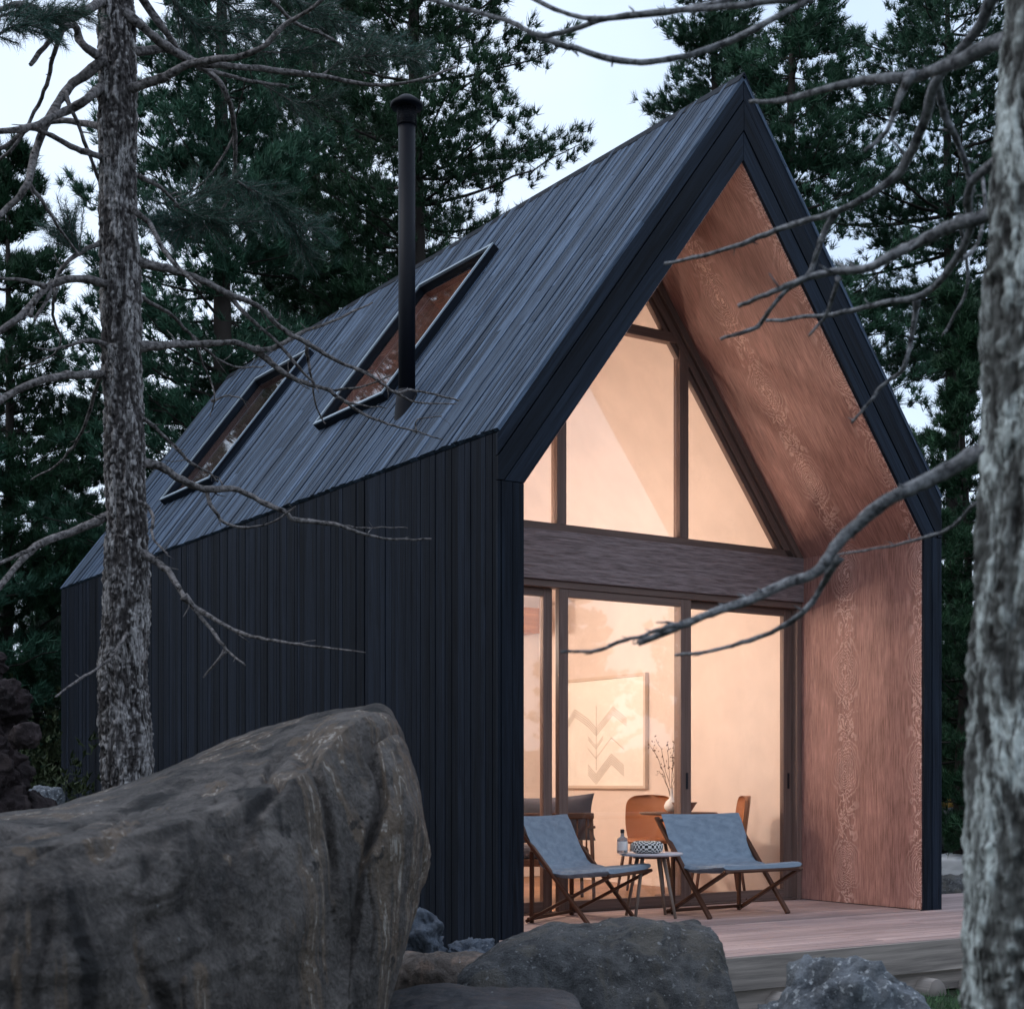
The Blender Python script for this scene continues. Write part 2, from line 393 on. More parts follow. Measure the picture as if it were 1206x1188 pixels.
M['leaf_y'] = mk_needle('yellow_bush_leaves', (.14, .09, .02), (.32, .22, .06))
M['grass'] = mk_needle('grass_blades', (.03, .07, .03), (.08, .15, .07))

exec_parts = True
# ------------------------------------------------------------------ ground
def gz(x, y):
    d = math.hypot(x-2, y-3)
    z = -.34 + .10*noise.noise(Vector((x*.35, y*.35, 0))) + .02*noise.noise(Vector((x*2, y*2, 3)))
    if d > 12: z += (d-12)*.02*(1+noise.noise(Vector((x*.07, y*.07, 5))))
    return z
g = MB()
def gfn(a, b):
    def w(q): q = q*2-1; return math.copysign(abs(q)**2.6, q)*170+2
    x, y = w(a), w(b); return (x, y, gz(x, y))
g.grid(gfn, 190, 190)
tg = NT('forest_soil'); o_ = tg.obj()
f1 = tg.noise(o_, 1.1, 6, .6); f2 = tg.noise(o_, 14, 6, .7)
cg = tg.mix(tg.ramp(f1, [(.42, 0.0), (.58, 1.0)]), tg.ramp(f2, [(.3, (.025, .02, .016)), (.7, (.075, .06, .048))]), tg.ramp(f2, [(.3, (.015, .032, .015)), (.7, (.05, .085, .045))]))
tag(g.build('ground', tg.fin(cg, .95, tg.bump(f2, .03, 1), .1)), kind='structure')

# ------------------------------------------------------------------ cabin
W, H, R, L, TW, UU, D = 4.099, 3.208, 5.941, 9.272, .197, .596, 1.328
SL = (R-H)/(W/2); TH = math.atan(SL); ct, st = math.cos(TH), math.sin(TH); LEN = (W/2)/ct
KN = H+SL*TW-UU            # inner knee height
def S(side, s, y, n):
    x = s*ct-n*st; z = H+s*st+n*ct
    return Vector((x if side < 0 else W-x, y, z))
def sbox(mb, side, s0, s1, y0, y1, n0, n1, rnd=None):
    c = S(side, (s0+s1)/2, (y0+y1)/2, (n0+n1)/2); e = (S(side, s1, 0, 0)-S(side, s0, 0, 0))/2
    nn = (S(side, 0, 0, n1)-S(side, 0, 0, n0))/2
    mb.obox(c, e, (0, (y1-y0)/2, 0), nn, rnd)
cabin = tag(empty('cabin', (W/2, L/2, 0)), 'black timber cabin with steep gable roof and warm lit glass front', 'cabin')
cab_inv = Matrix.Translation((-W/2, -L/2, 0))
def part(mb, name, mat, parent=None, bevel=0, label=None):
    o = mb.build(name, mat, parent or cabin, bevel)
    if parent is None: o.matrix_parent_inverse = cab_inv
    if label: o['label'] = label
    return o
SKY = [(1.03, 2.66, 2.56, 3.68), (.92, 2.62, 6.0, 7.25)]      # s0,s1,y0,y1

def clip(poly, a, b, c):      # keep a*x+b*z>=c
    out = []
    for i in range(len(poly)):
        p, q = poly[i], poly[(i+1) % len(poly)]; dp, dq = a*p[0]+b*p[1]-c, a*q[0]+b*q[1]-c
        if dp >= 0: out.append(p)
        if (dp >= 0) != (dq >= 0):
            k = dp/(dp-dq); out.append((p[0]+(q[0]-p[0])*k, p[1]+(q[1]-p[1])*k))
    return out
def ystrips(y0, y1, wmin, wmax, gap):
    y = y0; r = []
    while y < y1-.01:
        w = random.uniform(wmin, wmax)
        if y1-(y+w) < wmin: w = y1-y
        r.append((y, y+w-gap)); y += w
    return r
for side in (-1, 1):
    mb = MB()
    # boards run from eave to ridge
    for (a, b) in ystrips(0, L, .034, .080, .003):
        n1 = random.choice((0, 0, .003, .005, .009)); cuts = [(0.0, LEN-.004)]
        if side < 0:
            for (s0, s1, y0, y1) in SKY:
                if b > y0 and a < y1: cuts = [(0.0, s0), (s1, LEN-.004)]
        for (c0, c1) in cuts:
            c = c0
            brk = random.uniform(.8, 2.6)
            while c < c1-.02:
                e = min(c1, c+brk)
                if c1-e < .3: e = c1
                sbox(mb, side, c-(.012 if c == 0 else 0), e-.002, a, b, -.024, n1+random.uniform(0, .003)); c = e; brk = random.uniform(1.2, 3)
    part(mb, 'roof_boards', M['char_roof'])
    # roof body
    mb = MB(); n0, n1 = -.027, -.352
    def P2(s, n):
        v = S(side, s, 0, n); return (v.x, v.z)
    xe = .024 if side < 0 else W-.024; xi = TW-.004 if side < 0 else W-TW+.004; xm = W/2-.001 if side < 0 else W/2+.001
    zt = H+SL*.024-.027/ct; bot = [(xi, KN+.004*SL+.01), (xi, KN), (xe, KN), (xe, zt)]
    def full(y0, y1): mb.prism([(xm, R-.027/ct), (xm, R-UU+.008)]+bot, y0, y1)
    if side > 0: full(.03, L-.03)
    else:
        ys = .03
        for (s0, s1, y0, y1) in SKY:
            full(ys, y0); mb.prism([P2(s0, n0), P2(s0, n1)]+bot, y0, y1)
            mb.prism([(xm, R-.027/ct), (xm, R-UU+.008), P2(s1, n1), P2(s1, n0)], y0, y1); ys = y1
        full(ys, L-.03)
    part(mb, 'roof_core', M['dark'])
    # side wall
    x0, x1 = (.024, TW-.01) if side < 0 else (W-TW+.01, W-.024)
    mb = MB(); mb.box(x0, x1, .03, L-.03, -.5, KN-.001); part(mb, 'wall_core', M['dark'])
    mb = MB()
    for (a, b) in ystrips(.028, L, .040, .088, .004):
        dx = random.uniform(0, .007)
        if side < 0: mb.box(dx, .022, a, b, -.55, H-.032)
        else: mb.box(W-.022, W-dx, a, b, -.55, H-.032)
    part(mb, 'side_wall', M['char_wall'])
    # front rake trim, three boards wide plus corner posts
    mb = MB(); edges = [-.001, -.105, -.112, -.232, -.239, -.3575]
    for i in (0, 2, 4):
        poly = [P2(-1.5, edges[i]-.024*(i == 0)), P2(5, edges[i]-.024*(i == 0)), P2(5, edges[i+1]), P2(-1.5, edges[i+1])]
        if side < 0: poly = clip(poly, -1, 0, -(W/2-.0015)); poly = clip(poly, 1, 0, 0.0)
        else: poly = clip(poly, 1, 0, W/2+.0015); poly = clip(poly, -1, 0, -W)
        poly = clip(poly, 0, 1, KN+.003)
        mb.prism(poly, [.006, 0, .004][i//2], .027, (ct*(-side), st))
    part(mb, 'rake_trim', M['char_trim'], bevel=.002)
    mb = MB()
    for (a, b, yy) in ((0, .022, .003), (.027, .108, 0), (.113, TW, .004)):
        if side < 0: mb.box(a, b, yy, .027, -.5, KN-.002)
        else: mb.box(W-b, W-a, yy, .027, -.5, KN-.002)
    part(mb, 'corner_post', M['char_trim'], bevel=.002)
    # plywood lining of the porch: wall and soffit with UV in metres
    def quadbox(name, P0, eu, ev, en, u0, v0, lu, lv):
        q = MB(); P0 = Vector(P0); eu, ev, en = Vector(eu), Vector(ev), Vector(en)
        pts = [P0, P0+eu*lu, P0+eu*lu+ev*lv, P0+ev*lv]; pts += [p+en*.008 for p in pts]
        uu = [(u0, v0), (u0+lu, v0), (u0+lu, v0+lv), (u0, v0+lv)]*2
        fs = [(3, 2, 1, 0), (4, 5, 6, 7), (0, 1, 5, 4), (1, 2, 6, 5), (2, 3, 7, 6), (3, 0, 4, 7)]
        q.add(pts, fs, [[uu[i] for i in f_] for f_ in fs]); return part(q, name, M['ply'])
    xw = TW-.001 if side < 0 else W-TW+.001
    quadbox('porch_lining', (xw, .0275, .004), (0, 1, 0), (0, 0, 1), (-side, 0, 0), 0.0, -.30, D-.03, KN-.006)
    p0 = S(side, 0, .0275, -.3585); p0 = Vector((TW if side < 0 else W-TW, .0275, KN-.004)); 
    e = (S(side, 1, 0, 0)-S(side, 0, 0, 0))
    quadbox('soffit', p0+Vector((0, 0, .0)), (0, 1, 0), e, S(side, 0, 0, -1)-S(side, 0, 0, 0), 0.0, .12, D-.03, (W/2-TW)/ct-.006)
# ridge cap
mb = MB(); mb.prism([(W/2-.05, R-.05*SL+.014), (W/2, R+.016), (W/2+.05, R-.05*SL+.014), (W/2+.05, R-.05*SL+.004), (W/2, R+.004), (W/2-.05, R-.05*SL+.004)], -.004, L+.002); part(mb, 'ridge_cap', M['char_trim'])
# back wall
mb = MB()
mb.prism([(.02, -.5), (W-.02, -.5), (W-.02, H-.03), (W/2, R-.05), (.02, H-.03)], L-.028, L-.004); part(mb, 'back_wall', M['char_trim'])

# interior shell
YI0, YI1, XW0, XW1, ZK = D+.12, 5.0, .25, W-.25, 2.83
mb = MB(); mb.box(W-.25, W-.2, YI0-.1, L-.1, -.01, ZK); part(mb, 'interior_wall', M['cream'])
mb = MB(); mb.box(.2, .25, YI0-.1, L-.1, -.01, ZK); part(mb, 'interior_wall', M['cream'])
for side in (-1, 1):
    mb = MB(); n1, n0 = -.40, -.375; sk = (ZK-H+.40*ct)/st; s1e = (W/2-.40*st)/ct
    ys = YI0-.1
    for (a, b, c, d) in (SKY if side < 0 else []):
        sbox(mb, side, sk, s1e, ys, c, n1, n0, .5); sbox(mb, side, sk, a, c, d, n1, n0, .5); sbox(mb, side, b, s1e, c, d, n1, n0, .5); ys = d
    sbox(mb, side, sk, s1e, ys, L-.1, n1, n0, .5); part(mb, 'ceiling', M['cream'])
mb = MB(); xx = W/2; zz = S(-1, s1e, 0, -.4).z
mb.prism([(XW0+.01, .003), (XW1-.01, .003), (XW1-.01, ZK-.03), (xx, zz+.02), (XW0+.01, ZK-.03)], YI1, YI1+.06); part(mb, 'partition_wall', M['cream'])
mb = MB()
for (a, b) in ystrips(D-.0, L-.1, .14, .145, .002): mb.box(.2, W-.2, a+.02, b+.02, -.03, -.001)
part(mb, 'floor', M['floor_in'])
mb = MB(); mb.box(2.55, 3.36, 4.45, 4.992, 2.47, 2.72); cb = part(mb, 'wall_cabinet', M['oak'], bevel=.004)
mb = MB(); mb.box(2.60, 3.33, 4.43, 4.449, 2.49, 2.70); part(mb, 'cabinet_door', M['oak'], cb, .003)

# beam and glazing
mb = MB(); mb.box(TW+.008, W-TW-.008, D-.035, D+.11, 2.495, 2.865); part(mb, 'beam', M['beam'], bevel=.004)
def soff(x):  # underside of soffit at x
    return (R-UU-.012)-abs(x-W/2)*SL
upper = MB(); upper.box(TW+.01, W-TW-.01, D, D+.09, 2.867, 2.925, .3)
for xa, xb in ((1.385, 1.47), (2.575, 2.665)): upper.box(xa, xb, D+.002, D+.082, 2.926, 4.465, .4)
upper.box(1.36, W-1.36, D+.004, D+.084, 4.467, 4.545, .5)
for sgn in (-1, 1):
    for (o0, o1, y0, y1) in ((.0, .06, D-.03, D+.05), (.0635, .125, D+.0, D+.08), (.128, .168, D+.022, D+.07)):
        pts = []
        ax = W/2+sgn*(W/2-TW); q = 1/ct
        pts = [(W/2, soff(W/2)-o0*q), (ax, soff(ax)-o0*q), (ax, soff(ax)-o1*q), (W/2, soff(W/2)-o1*q)]
        pts = clip(pts, 0, 1, 2.868)
        upper.prism(pts, y0, y1, (ct*(-sgn), st), .3)
uw = part(upper, 'upper_window', M['frame'], bevel=.002)
def ztop(x): return soff(x)-.14/ct
def pane(poly, y, parent, name='pane', mat='glass'):
    q = MB(); q.prism(poly, y, y+.008); return part(q, name, M[mat], parent)
def gable_poly(x0, x1, z0, z1):
    p = [(x0, z0), (x1, z0), (x1, z1), (x0, z1)]
    c = soff(W/2)-.14/ct
    p = clip(p, -SL, -1, -(c+SL*W/2)) if False else p
    p = clip(p, SL, -1, SL*W/2-c) ; p = clip(p, -SL, -1, -SL*W/2-c); return p
for args in ((.25, 1.38, 2.92, 4.47), (1.475, 2.57, 2.92, 4.47), (2.67, W-.25, 2.92, 4.47), (1.3, W-1.3, 4.55, 5.3)):
    pp = gable_poly(*args)
    if len(pp) > 2: pane(pp, D+.045, uw)
# lower frames
def leaf(name, x0, x1, y, st_w, zb=.012, zt=2.44, head=.06, handle=None, label=None):
    q = MB(); q.box(x0, x0+st_w[0], y, y+.05, zb, zt, .3); q.box(x1-st_w[1], x1, y, y+.05, zb, zt, .4)
    q.box(x0+st_w[0]+.0005, x1-st_w[1]-.0005, y+.001, y+.049, zb, zb+.075, .2); q.box(x0+st_w[0]+.0005, x1-st_w[1]-.0005, y+.001, y+.049, zt-head, zt, .2)
    o = part(q, name, M['frame'], bevel=.003)
    pane([(x0+st_w[0]-.01, zb+.06), (x1-st_w[1]+.01, zb+.06), (x1-st_w[1]+.01, zt-head+.01), (x0+st_w[0]-.01, zt-head+.01)], y+.02, o)
    if handle:
        h = MB(); h.box(handle-.011, handle+.011, y-.004, y-.001, .93, 1.06); part(h, 'handle', M['metal_dark'], o)
    if label: o['label'] = label
    return o
mb = MB(); mb.box(TW+.008, W-TW-.008, D-.01, D+.11, 2.442, 2.494, .3); mb.box(TW+.01, TW+.06, D-.01, D+.11, 0, 2.44); mb.box(W-TW-.06, W-TW-.01, D-.01, D+.11, .002, 2.44); mb.box(TW+.061, W-TW-.061, D-.005, D+.11, .001, .011)
part(mb, 'door_frame', M['frame'], bevel=.003)
leaf('side_window', TW+.062, 1.375, D+.055, (.05, .08))
leaf('sliding_door', 1.40, 2.69, D-.0, (.085, .105), handle=2.645)
leaf('sliding_door', 2.60, W-TW-.062, D+.055, (.05, .09), handle=3.80)

# skylights
for (s0, s1, y0, y1) in SKY:
    q = MB(); w = .055
    for (a, b, c, d) in ((s0-w, s1+w, y0-w, y0), (s0-w, s1+w, y1, y1+w), (s0-w, s0, y0+.0005, y1-.0005), (s1, s1+w, y0+.0005, y1-.0005)):
        sbox(q, -1, a, b, c, d, .0, .07)
    o = part(q, 'skylight', M['char_trim'], bevel=.003)
    q = MB()
    for (a, b, c, d) in ((s0-w, s1+w, y0-w, y0-.026), (s0-w, s1+w, y1+.026, y1+w), (s0-w, s0-.026, y0-.0255, y1+.0255), (s1+.026, s1+w, y0-.0255, y1+.0255)):
        sbox(q, -1, a, b, c, d, .0705, .082)
    part(q, 'frame', M['zinc'], o)
    q = MB(); sbox(q, -1, s0+.002, s1-.002, y0+.002, y1-.002, .0, .008); part(q, 'pane', M['glass_roof'], o)
    q = MB()
    for (a, b, c, d) in ((s0+.001, s1-.001, y0+.001, y0+.012), (s0+.001, s1-.001, y1-.012, y1-.001), (s0+.001, s0+.012, y0+.0125, y1-.0125), (s1-.012, s1-.001, y0+.0125, y1-.0125)):
        sbox(q, -1, a, b, c, d, -.41, -.002)
    part(q, 'shaft_lining', M['ply'], o)
# chimney
cx_, cy_ = .457, 1.98
q = MB(); q.lathe([(0, 3.55), (.064, 3.55), (.064, 5.93), (.060, 5.93), (.060, 6.0)], (cx_, cy_, 0), 40)
ch = part(q, 'chimney', M['flue'])
q = MB(); zf = H+SL*cx_
q.lathe([(.064, zf+.12), (.075, zf+.11), (.085, zf+.02), (.10, zf-.14)], (cx_, cy_, 0), 40); part(q, 'flashing', M['flue'], ch)
q = MB()
q.lathe([(.0645, 5.92), (.070, 5.925), (.070, 5.935), (.0645, 5.94)], (cx_, cy_, 0), 40)
for k in range(36):
    th = 2*math.pi*k/36; c_, s_ = math.cos(th), math.sin(th)
    q.tube([(cx_+.072*c_, cy_+.072*s_, 5.92), (cx_+.072*c_, cy_+.072*s_, 6.07)], .0022, 5)
for zz_ in np.linspace(5.93, 6.06, 9): q.lathe([(.073, zz_-.002), (.075, zz_), (.073, zz_+.002)], (cx_, cy_, 0), 36)
part(q, 'spark_mesh', M['flue'], ch)
q = MB(); q.lathe([(0, 6.05), (.118, 6.06), (.125, 6.075), (.122, 6.09), (.05, 6.145), (0, 6.16)], (cx_, cy_, 0), 40); part(q, 'cap', M['flue'], ch)

# ------------------------------------------------------------------ deck
deck = tag(empty('deck', (2.9, -.7, -.3)), 'brown plank deck with dark timber edge in front of the cabin', 'deck'); dk_inv = Matrix.Translation((-2.9, .7, .3))
q = MB(); DX1 = 6.3
for (a, b) in ystrips(-1.45, -.004, .118, .122, .006):
    x = 0.0
    while x < DX1:
        e = min(DX1, x+random.uniform(1.6, 3.2)); q.box(x, e-.003, a, b, -.028+0, random.uniform(-.0015, 0.0)); x = e
for (a, b) in ystrips(.0, D-.014, .118, .122, .006): q.box(TW+.012, W-TW-.012, max(a, .03), b, -.028, random.uniform(-.0015, 0))
for (a, b) in ystrips(.0, 1.05, .118, .122, .006): q.box(W+.012, DX1, a, b, -.028, random.uniform(-.0015, 0))
o = q.build('deck_boards', M['deck'], deck, .002); o.matrix_parent_inverse = dk_inv
q = MB(); q.box(-.02, DX1+.02, -1.475, -1.452, -.20, -.006); q.box(0.02, DX1, -1.42, -1.36, -.33, -.035)
q.box(DX1, DX1+.025, -1.45, 1.05, -.2, -.006)
o = q.build('edge_beam', M['deck_side'], deck, .004); o.matrix_parent_inverse = dk_inv
q = MB(); q.box(.05, DX1-.05, -1.35, -1.3, -.5, -.06); q.box(.05, DX1-.05, 0.96, 1.01, -.5, -.04)
for x in np.arange(.3, 6.2, .75): q.box(x, x+.1, -1.34, -1.24, -.5, -.05)
o = q.build('joists', M['dark'], deck); o.matrix_parent_inverse = dk_inv
for k, x in enumerate(np.arange(1.0, 6.2, .42)):
    q = MB(); q.tube([(x, -1.52-.03*random.random(), gz(x, -1.5)+.02), (x, -1.05, gz(x, -1.5)+.02)], .075+.02*random.random(), 16, wob=.2)
    lo = q.build('log_foot', M['deck_side'], deck); lo.matrix_parent_inverse = dk_inv

# ------------------------------------------------------------------ lounge chairs
def mk_fabric():
    t = NT('blue_grey_canvas'); o = t.uv()
    w1 = t.noise(t.scale(o, (240, 240, 1)), 1, 3, .7); w2 = t.noise(t.scale(o, (9, 14, 1)), 1, 4, .6, .6)
    c = t.ramp(t.math('ADD', t.math('MULTIPLY', w1, .45), t.math('MULTIPLY', w2, .55)), [(.34, (.17, .22, .28)), (.66, (.31, .385, .47))])
    return t.fin(c, .9, t.bump(t.math('ADD', w1, t.math('MULTIPLY', w2, 1.5)), .0008, .5), .15)
M['fabric'] = mk_fabric()
def lounge(name, loc, rz, label):
    """local: faces -y, origin under seat centre"""
    root = tag(empty(name, loc, rz), label, 'lounge chair', 'sling lounge chairs on the deck')
    hw = .40
    prof = [(.40, .745), (.375, .70), (.33, .60), (.28, .49), (.235, .41), (.17, .362), (.08, .345), (-.02, .352), (-.10, .362), (-.20, .372), (-.27, .380)]
    pr = []
    for i in range(len(prof)-1):
        for k in range(4):
            a, b = prof[i], prof[i+1]; pr.append((a[0]+(b[0]-a[0])*k/4, a[1]+(b[1]-a[1])*k/4))
    pr.append(prof[-1]); n = len(pr)
    for nm, sel, th in (('back_sling', (0, 25), .020), ('seat_pad', (19, n), .050)):
        pp = pr[sel[0]:sel[1]]; m = len(pp); q = MB()
        def fn(a, b, top=1):
            k = min(m-1, int(round(b*(m-1)))); y, z = pp[k]; dy = pp[min(k+1, m-1)][0]-pp[max(k-1, 0)][0]; dz = pp[min(k+1, m-1)][1]-pp[max(k-1, 0)][1]
            l = math.hypot(dy, dz) or 1; ny, nz_ = -dz/l, dy/l
            if nz_ < 0: ny, nz_ = -ny, -nz_
            ww = hw*(1-.0*b); ed = min(a, 1-a)*2; sag = -.012*(1-(2*a-1)**2)
            rnd_ = th*min(1, (ed*14))**.5*.5*(min(1, (m-1-k+1)/2.5, (k+1)/2.5))**.5
            off = sag+(rnd_ if top else -rnd_)
            wr = .004*noise.noise(Vector((a*4, b*7, sel[0])))+.006*math.exp(-((k-m*.62)/4)**2)*noise.noise(Vector((a*14, b*5, 3)))*(sel[0] == 0)
            return ((2*a-1)*ww, y+ny*(off+wr), z+nz_*(off+wr))
        q.grid(lambda a, b: fn(1-a, b, 1), 33, m); q.grid(lambda a, b: fn(a, b, 0), 33, m)
        for e in (0, 1):
            q.grid(lambda a, b: tuple(Vector(fn(a, e, 1))*(1-b)+Vector(fn(a, e, 0))*b), 33, 4)
        q.build(nm, M['fabric'], root)
    for s in (-1, 1):
        x = s*(hw-.004)
        q = MB(); q.bar((x, .455, .72), (x, -.13, .004), .022, .040, (1, 0, 0)); q.build('leg', M['walnut'], root, .004)
        x2 = s*(hw-.032)
        q = MB(); q.bar((x2, -.285, .350), (x2, .36, .012), .022, .042, (1, 0, 0)); q.build('leg', M['walnut'], root, .004)
        q = MB(); q.bar((x2-s*.03, .335, .0), (x2-s*.03, .335, .50), .022, .03, (0, 1, 0)); q.build('back_strut', M['walnut'], root, .004)
    for (y, z) in ((.43, .70), (-.272, .345), (.335, .03)):
        q = MB(); q.tube([(-hw+.006, y, z), (hw-.006, y, z)], .013, 12); q.build('cross_rail', M['walnut'], root)
    return root
c1 = lounge('lounge_chair', (2.42, .48, 0), R_(2), 'blue canvas folding lounge chair right of the small round side table')
c2 = lounge('lounge_chair', (1.27, .70, 0), R_(30), 'blue canvas folding lounge chair left of the side table by the black corner post')

# ------------------------------------------------------------------ side table and what stands on it
tb = tag(empty('side_table', (1.79, .72, 0)), 'small round pale topped side table with wooden legs between lounge chairs', 'side table')
q = MB(); q.lathe([(0, .448), (.215, .448), (.235, .456), (.238, .464), (.232, .47), (0, .47)], (0, 0, 0), 48); q.build('tabletop', M['marble'], tb)
q = MB(); q.lathe([(0, .43), (.13, .43), (.13, .447), (0, .447)], (0, 0, 0), 24, smooth=False); q.build('apron', M['walnut'], tb)
for k in range(4):
    a = R_(20+90*k); q = MB(); q.tube([(.11*math.cos(a), .11*math.sin(a), .44), (.21*math.cos(a), .21*math.sin(a), 0)], [.015, .011], 12); q.build('leg', wood('ash_leg', (.16, .12, .10), (.3, .24, .2)) if k == 0 else bpy.data.materials['ash_leg'], tb)
p = U(733, 1000, 10.75)
bt = tag(empty('bottle', (p.x, p.y, .4715)), 'small clear glass bottle with pale label and dark stopper on side table', 'bottle')
tglass = NT('bottle_glass'); tglass.b.inputs['Transmission Weight'].default_value = .7; tglass.b.inputs['IOR'].default_value = 1.3
q = MB(); q.lathe([(0, 0), (.036, 0), (.038, .006), (.038, .095), (.034, .108), (.014, .12), (.012, .145)], (0, 0, 0), 32); q.build('glass_body', tglass.fin((.55, .6, .65), .08), bt)
q = MB(); q.lathe([(.0386, .022), (.0388, .023), (.0388, .085), (.0386, .086)], (0, 0, 0), 32); q.build('paper_label', M['white'], bt)
q = MB(); q.lathe([(0, .145), (.015, .145), (.015, .172), (0, .174)], (0, 0, 0), 20); q.build('stopper', M['metal_dark'], bt)
# writing strokes on the label (unreadable small lines)
p = U(762, 1000, 10.75)
tk = NT('black_white_weave'); uvn = tk.uv(); ck = tk.n('ShaderNodeTexChecker'); tk.l(tk.scale(uvn, (44, 11, 1)), ck.inputs[0]); ck.inputs['Scale'].default_value = 1
ck.inputs[1].default_value = (.75, .76, .74, 1); ck.inputs[2].default_value = (.012, .014, .016, 1); tk.fin(ck.outputs[0], .85)
q = MB(); q.grid(lambda a, b: (lambda th, ph: (.118*math.copysign(abs(math.cos(th))**.8, math.cos(th))*math.sin(ph)**.45, .085*math.copysign(abs(math.sin(th))**.8, math.sin(th))*math.sin(ph)**.45, .043-.043*math.copysign(abs(math.cos(ph))**.7, math.cos(ph))+.002*math.sin(th*26)))(-2*math.pi*a, .06+b*(math.pi-.12)), 104, 22, closeu=True)
bw = q.build('woven_basket', tk.m); bw.location = (p.x, p.y, .473); bw.rotation_euler = (0, 0, R_(-33))
tag(bw, 'low black and white checked woven basket on the side table', 'basket')

# ------------------------------------------------------------------ interior furniture
pt = U(799, 956, 12.7)
dt = tag(empty('dining_table', (pt.x, pt.y, 0)), 'small round dark dining table behind the glass doors', 'table')
q = MB(); q.lathe([(0, .705), (.31, .705), (.335, .715), (.33, .727), (0, .728)], (0, 0, 0), 48); q.build('tabletop', M['walnut'], dt)
q = MB(); q.tube([(0, 0, .7), (0, 0, .03)], [.04, .03], 20); q.build('pedestal', M['walnut'], dt)
q = MB(); q.lathe([(0, .03), (.2, .02), (.21, .004), (0, .002)], (0, 0, 0), 32); q.build('base', M['walnut'], dt)
def dchair(loc, rz, label):
    root = tag(empty('dining_chair', loc, rz), label, 'chair', 'tan leather dining chairs')
    q = MB()
    def bk(a, b, off):   # back shell, faces -y
        bb_ = 2*b-1; w = .222*(1-abs(bb_)**4.5*.999)**(1/3.2) if b > .5 else .222*(.86+.14*(1-(1-2*b)**2)); x = (2*a-1)
        zz = .47+.40*b
        return (x*w, .22+.05*b-.05*x*x+off, zz)
    q.grid(lambda a, b: bk(a, b, -.012), 25, 60); q.grid(lambda a, b: bk(1-a, b, .012), 25, 60)
    q.grid(lambda a, b: bk(a, 1, -.012+.024*b), 21, 2); q.grid(lambda a, b: bk(0, a, .012-.024*b), 60, 2); q.grid(lambda a, b: bk(1, a, -.012+.024*b), 60, 2)
    q.build('backrest', M['leather'], root)
    q = MB(); q.lathe([(0, .44), (.21, .44), (.228, .455), (.228, .468), (.2, .482), (0, .478)], (0, 0, 0), 36); q.build('seat', M['leather'], root)
    for sx in (-1, 1):
        for sy in (-1, 1):
            q = MB(); q.tube([(sx*.15, sy*.15, .45), (sx*.21, sy*.21, 0)], [.017, .011], 12); q.build('leg', M['walnut'], root)
    return root
p = U(760, 1000, 13.25); dchair((p.x, p.y, 0), R_(-50), 'tan leather dining chair left of the round dining table')
dchair((3.27, 1.68, 0), R_(-123), 'tan leather dining chair right of the round dining table by the wall')
p = U(791, 950, 12.7)
vs = tag(empty('vase', (p.x, p.y, .7285)), 'white round vase holding thin twigs on the dining table', 'vase')
q = MB(); q.lathe([(0, 0), (.035, 0), (.062, .03), (.066, .055), (.05, .09), (.022, .115), (.014, .14), (.014, .20), (.017, .205)], (0, 0, 0), 32); q.build('vase_body', M['white'], vs)
q = MB(); lv = []
tw0 = Vector((0, 0, .1)); rr = random.Random(5)
tips = [(-.12, .62), (-.04, .58), (.03, .50), (.06, .60), (-.17, .56), (.05, .42), (-.10, .34)]
for (tx, tz) in tips:
    e = Vector((tx*cr.x, tx*cr.y, tz))+Vector((rr.uniform(-.04, .04), rr.uniform(-.04, .04), 0)); pts = []
    for k in range(9):
        a = k/8; pts.append(tw0*(1-a)+e*a+Vector((rr.uniform(-1, 1), rr.uniform(-1, 1), rr.uniform(-1, 1)))*.008+Vector((0, 0, .06*math.sin(a*3))))
    q.tube(pts, [.0022]*9, 5)
    for k in range(4, 9):
        for _ in range(3):
            b_ = pts[k]+Vector((rr.uniform(-1, 1), rr.uniform(-1, 1), rr.uniform(-1, 1)))*.03; lv.append(b_)
q.build('twig', M['walnut'], vs)
q = MB()
for b_ in lv:
    n_ = Vector((rr.uniform(-1, 1), rr.uniform(-1, 1), rr.uniform(-1, 1))).normalized(); t_ = n_.orthogonal().normalized(); s_ = rr.uniform(.008, .015); w_ = n_.cross(t_)
    q.add([b_-t_*s_, b_-w_*s_*.5, b_+t_*s_, b_+w_*s_*.5], [(0, 1, 2, 3)])
lo = q.build('leaves', M['bowl'], vs)
p = U(806, 950, 12.6)
q = MB(); q.lathe([(0, 0), (.05, 0), (.06, .01), (.11, .085), (.103, .085), (.055, .02), (0, .016)], (0, 0, 0), 36); bo = q.build('bowl', M['bowl']); bo.location = (p.x, p.y, .7285)
tag(bo, 'dark wooden bowl on the dining table beside the white vase', 'bowl')
# armchair with cushion
p = U(642, 1000, 12.35); ac = tag(empty('armchair', (p.x, p.y, 0), R_(152)), 'dark spindle backed armchair inside the left window', 'armchair')
q = MB(); q.box(-.36, .36, -.33, .33, .30, .36); q.build('seat_frame', M['walnut'], ac, .01)
q = MB(); q.box(-.33, .33, -.32, .28, .361, .46); q.build('seat_cushion', M['pillow'], ac, .03)
for sx in (-1, 1):
    for sy in (-1, 1):
        q = MB(); q.tube([(sx*.34, sy*.31,   .70 if sy > 0 else .60), (sx*.36, sy*.35, 0)], [.018, .014], 10); q.build('leg', M['walnut'], ac)
    q = MB(); q.bar((sx*.345, -.36, .60), (sx*.345, .36, .62), .05, .022); q.build('armrest', M['walnut'], ac, .006)
q = MB(); q.bar((-.36, .33, .71), (.36, .33, .71), .03, .05); q.build('top_rail', M['walnut'], ac, .008)
for k in range(9):
    x = -.3+.075*k; q = MB(); q.tube([(x, .325, .34), (x, .33, .70)], .008, 8); q.build('spindle', M['walnut'], ac)
cu = MB()
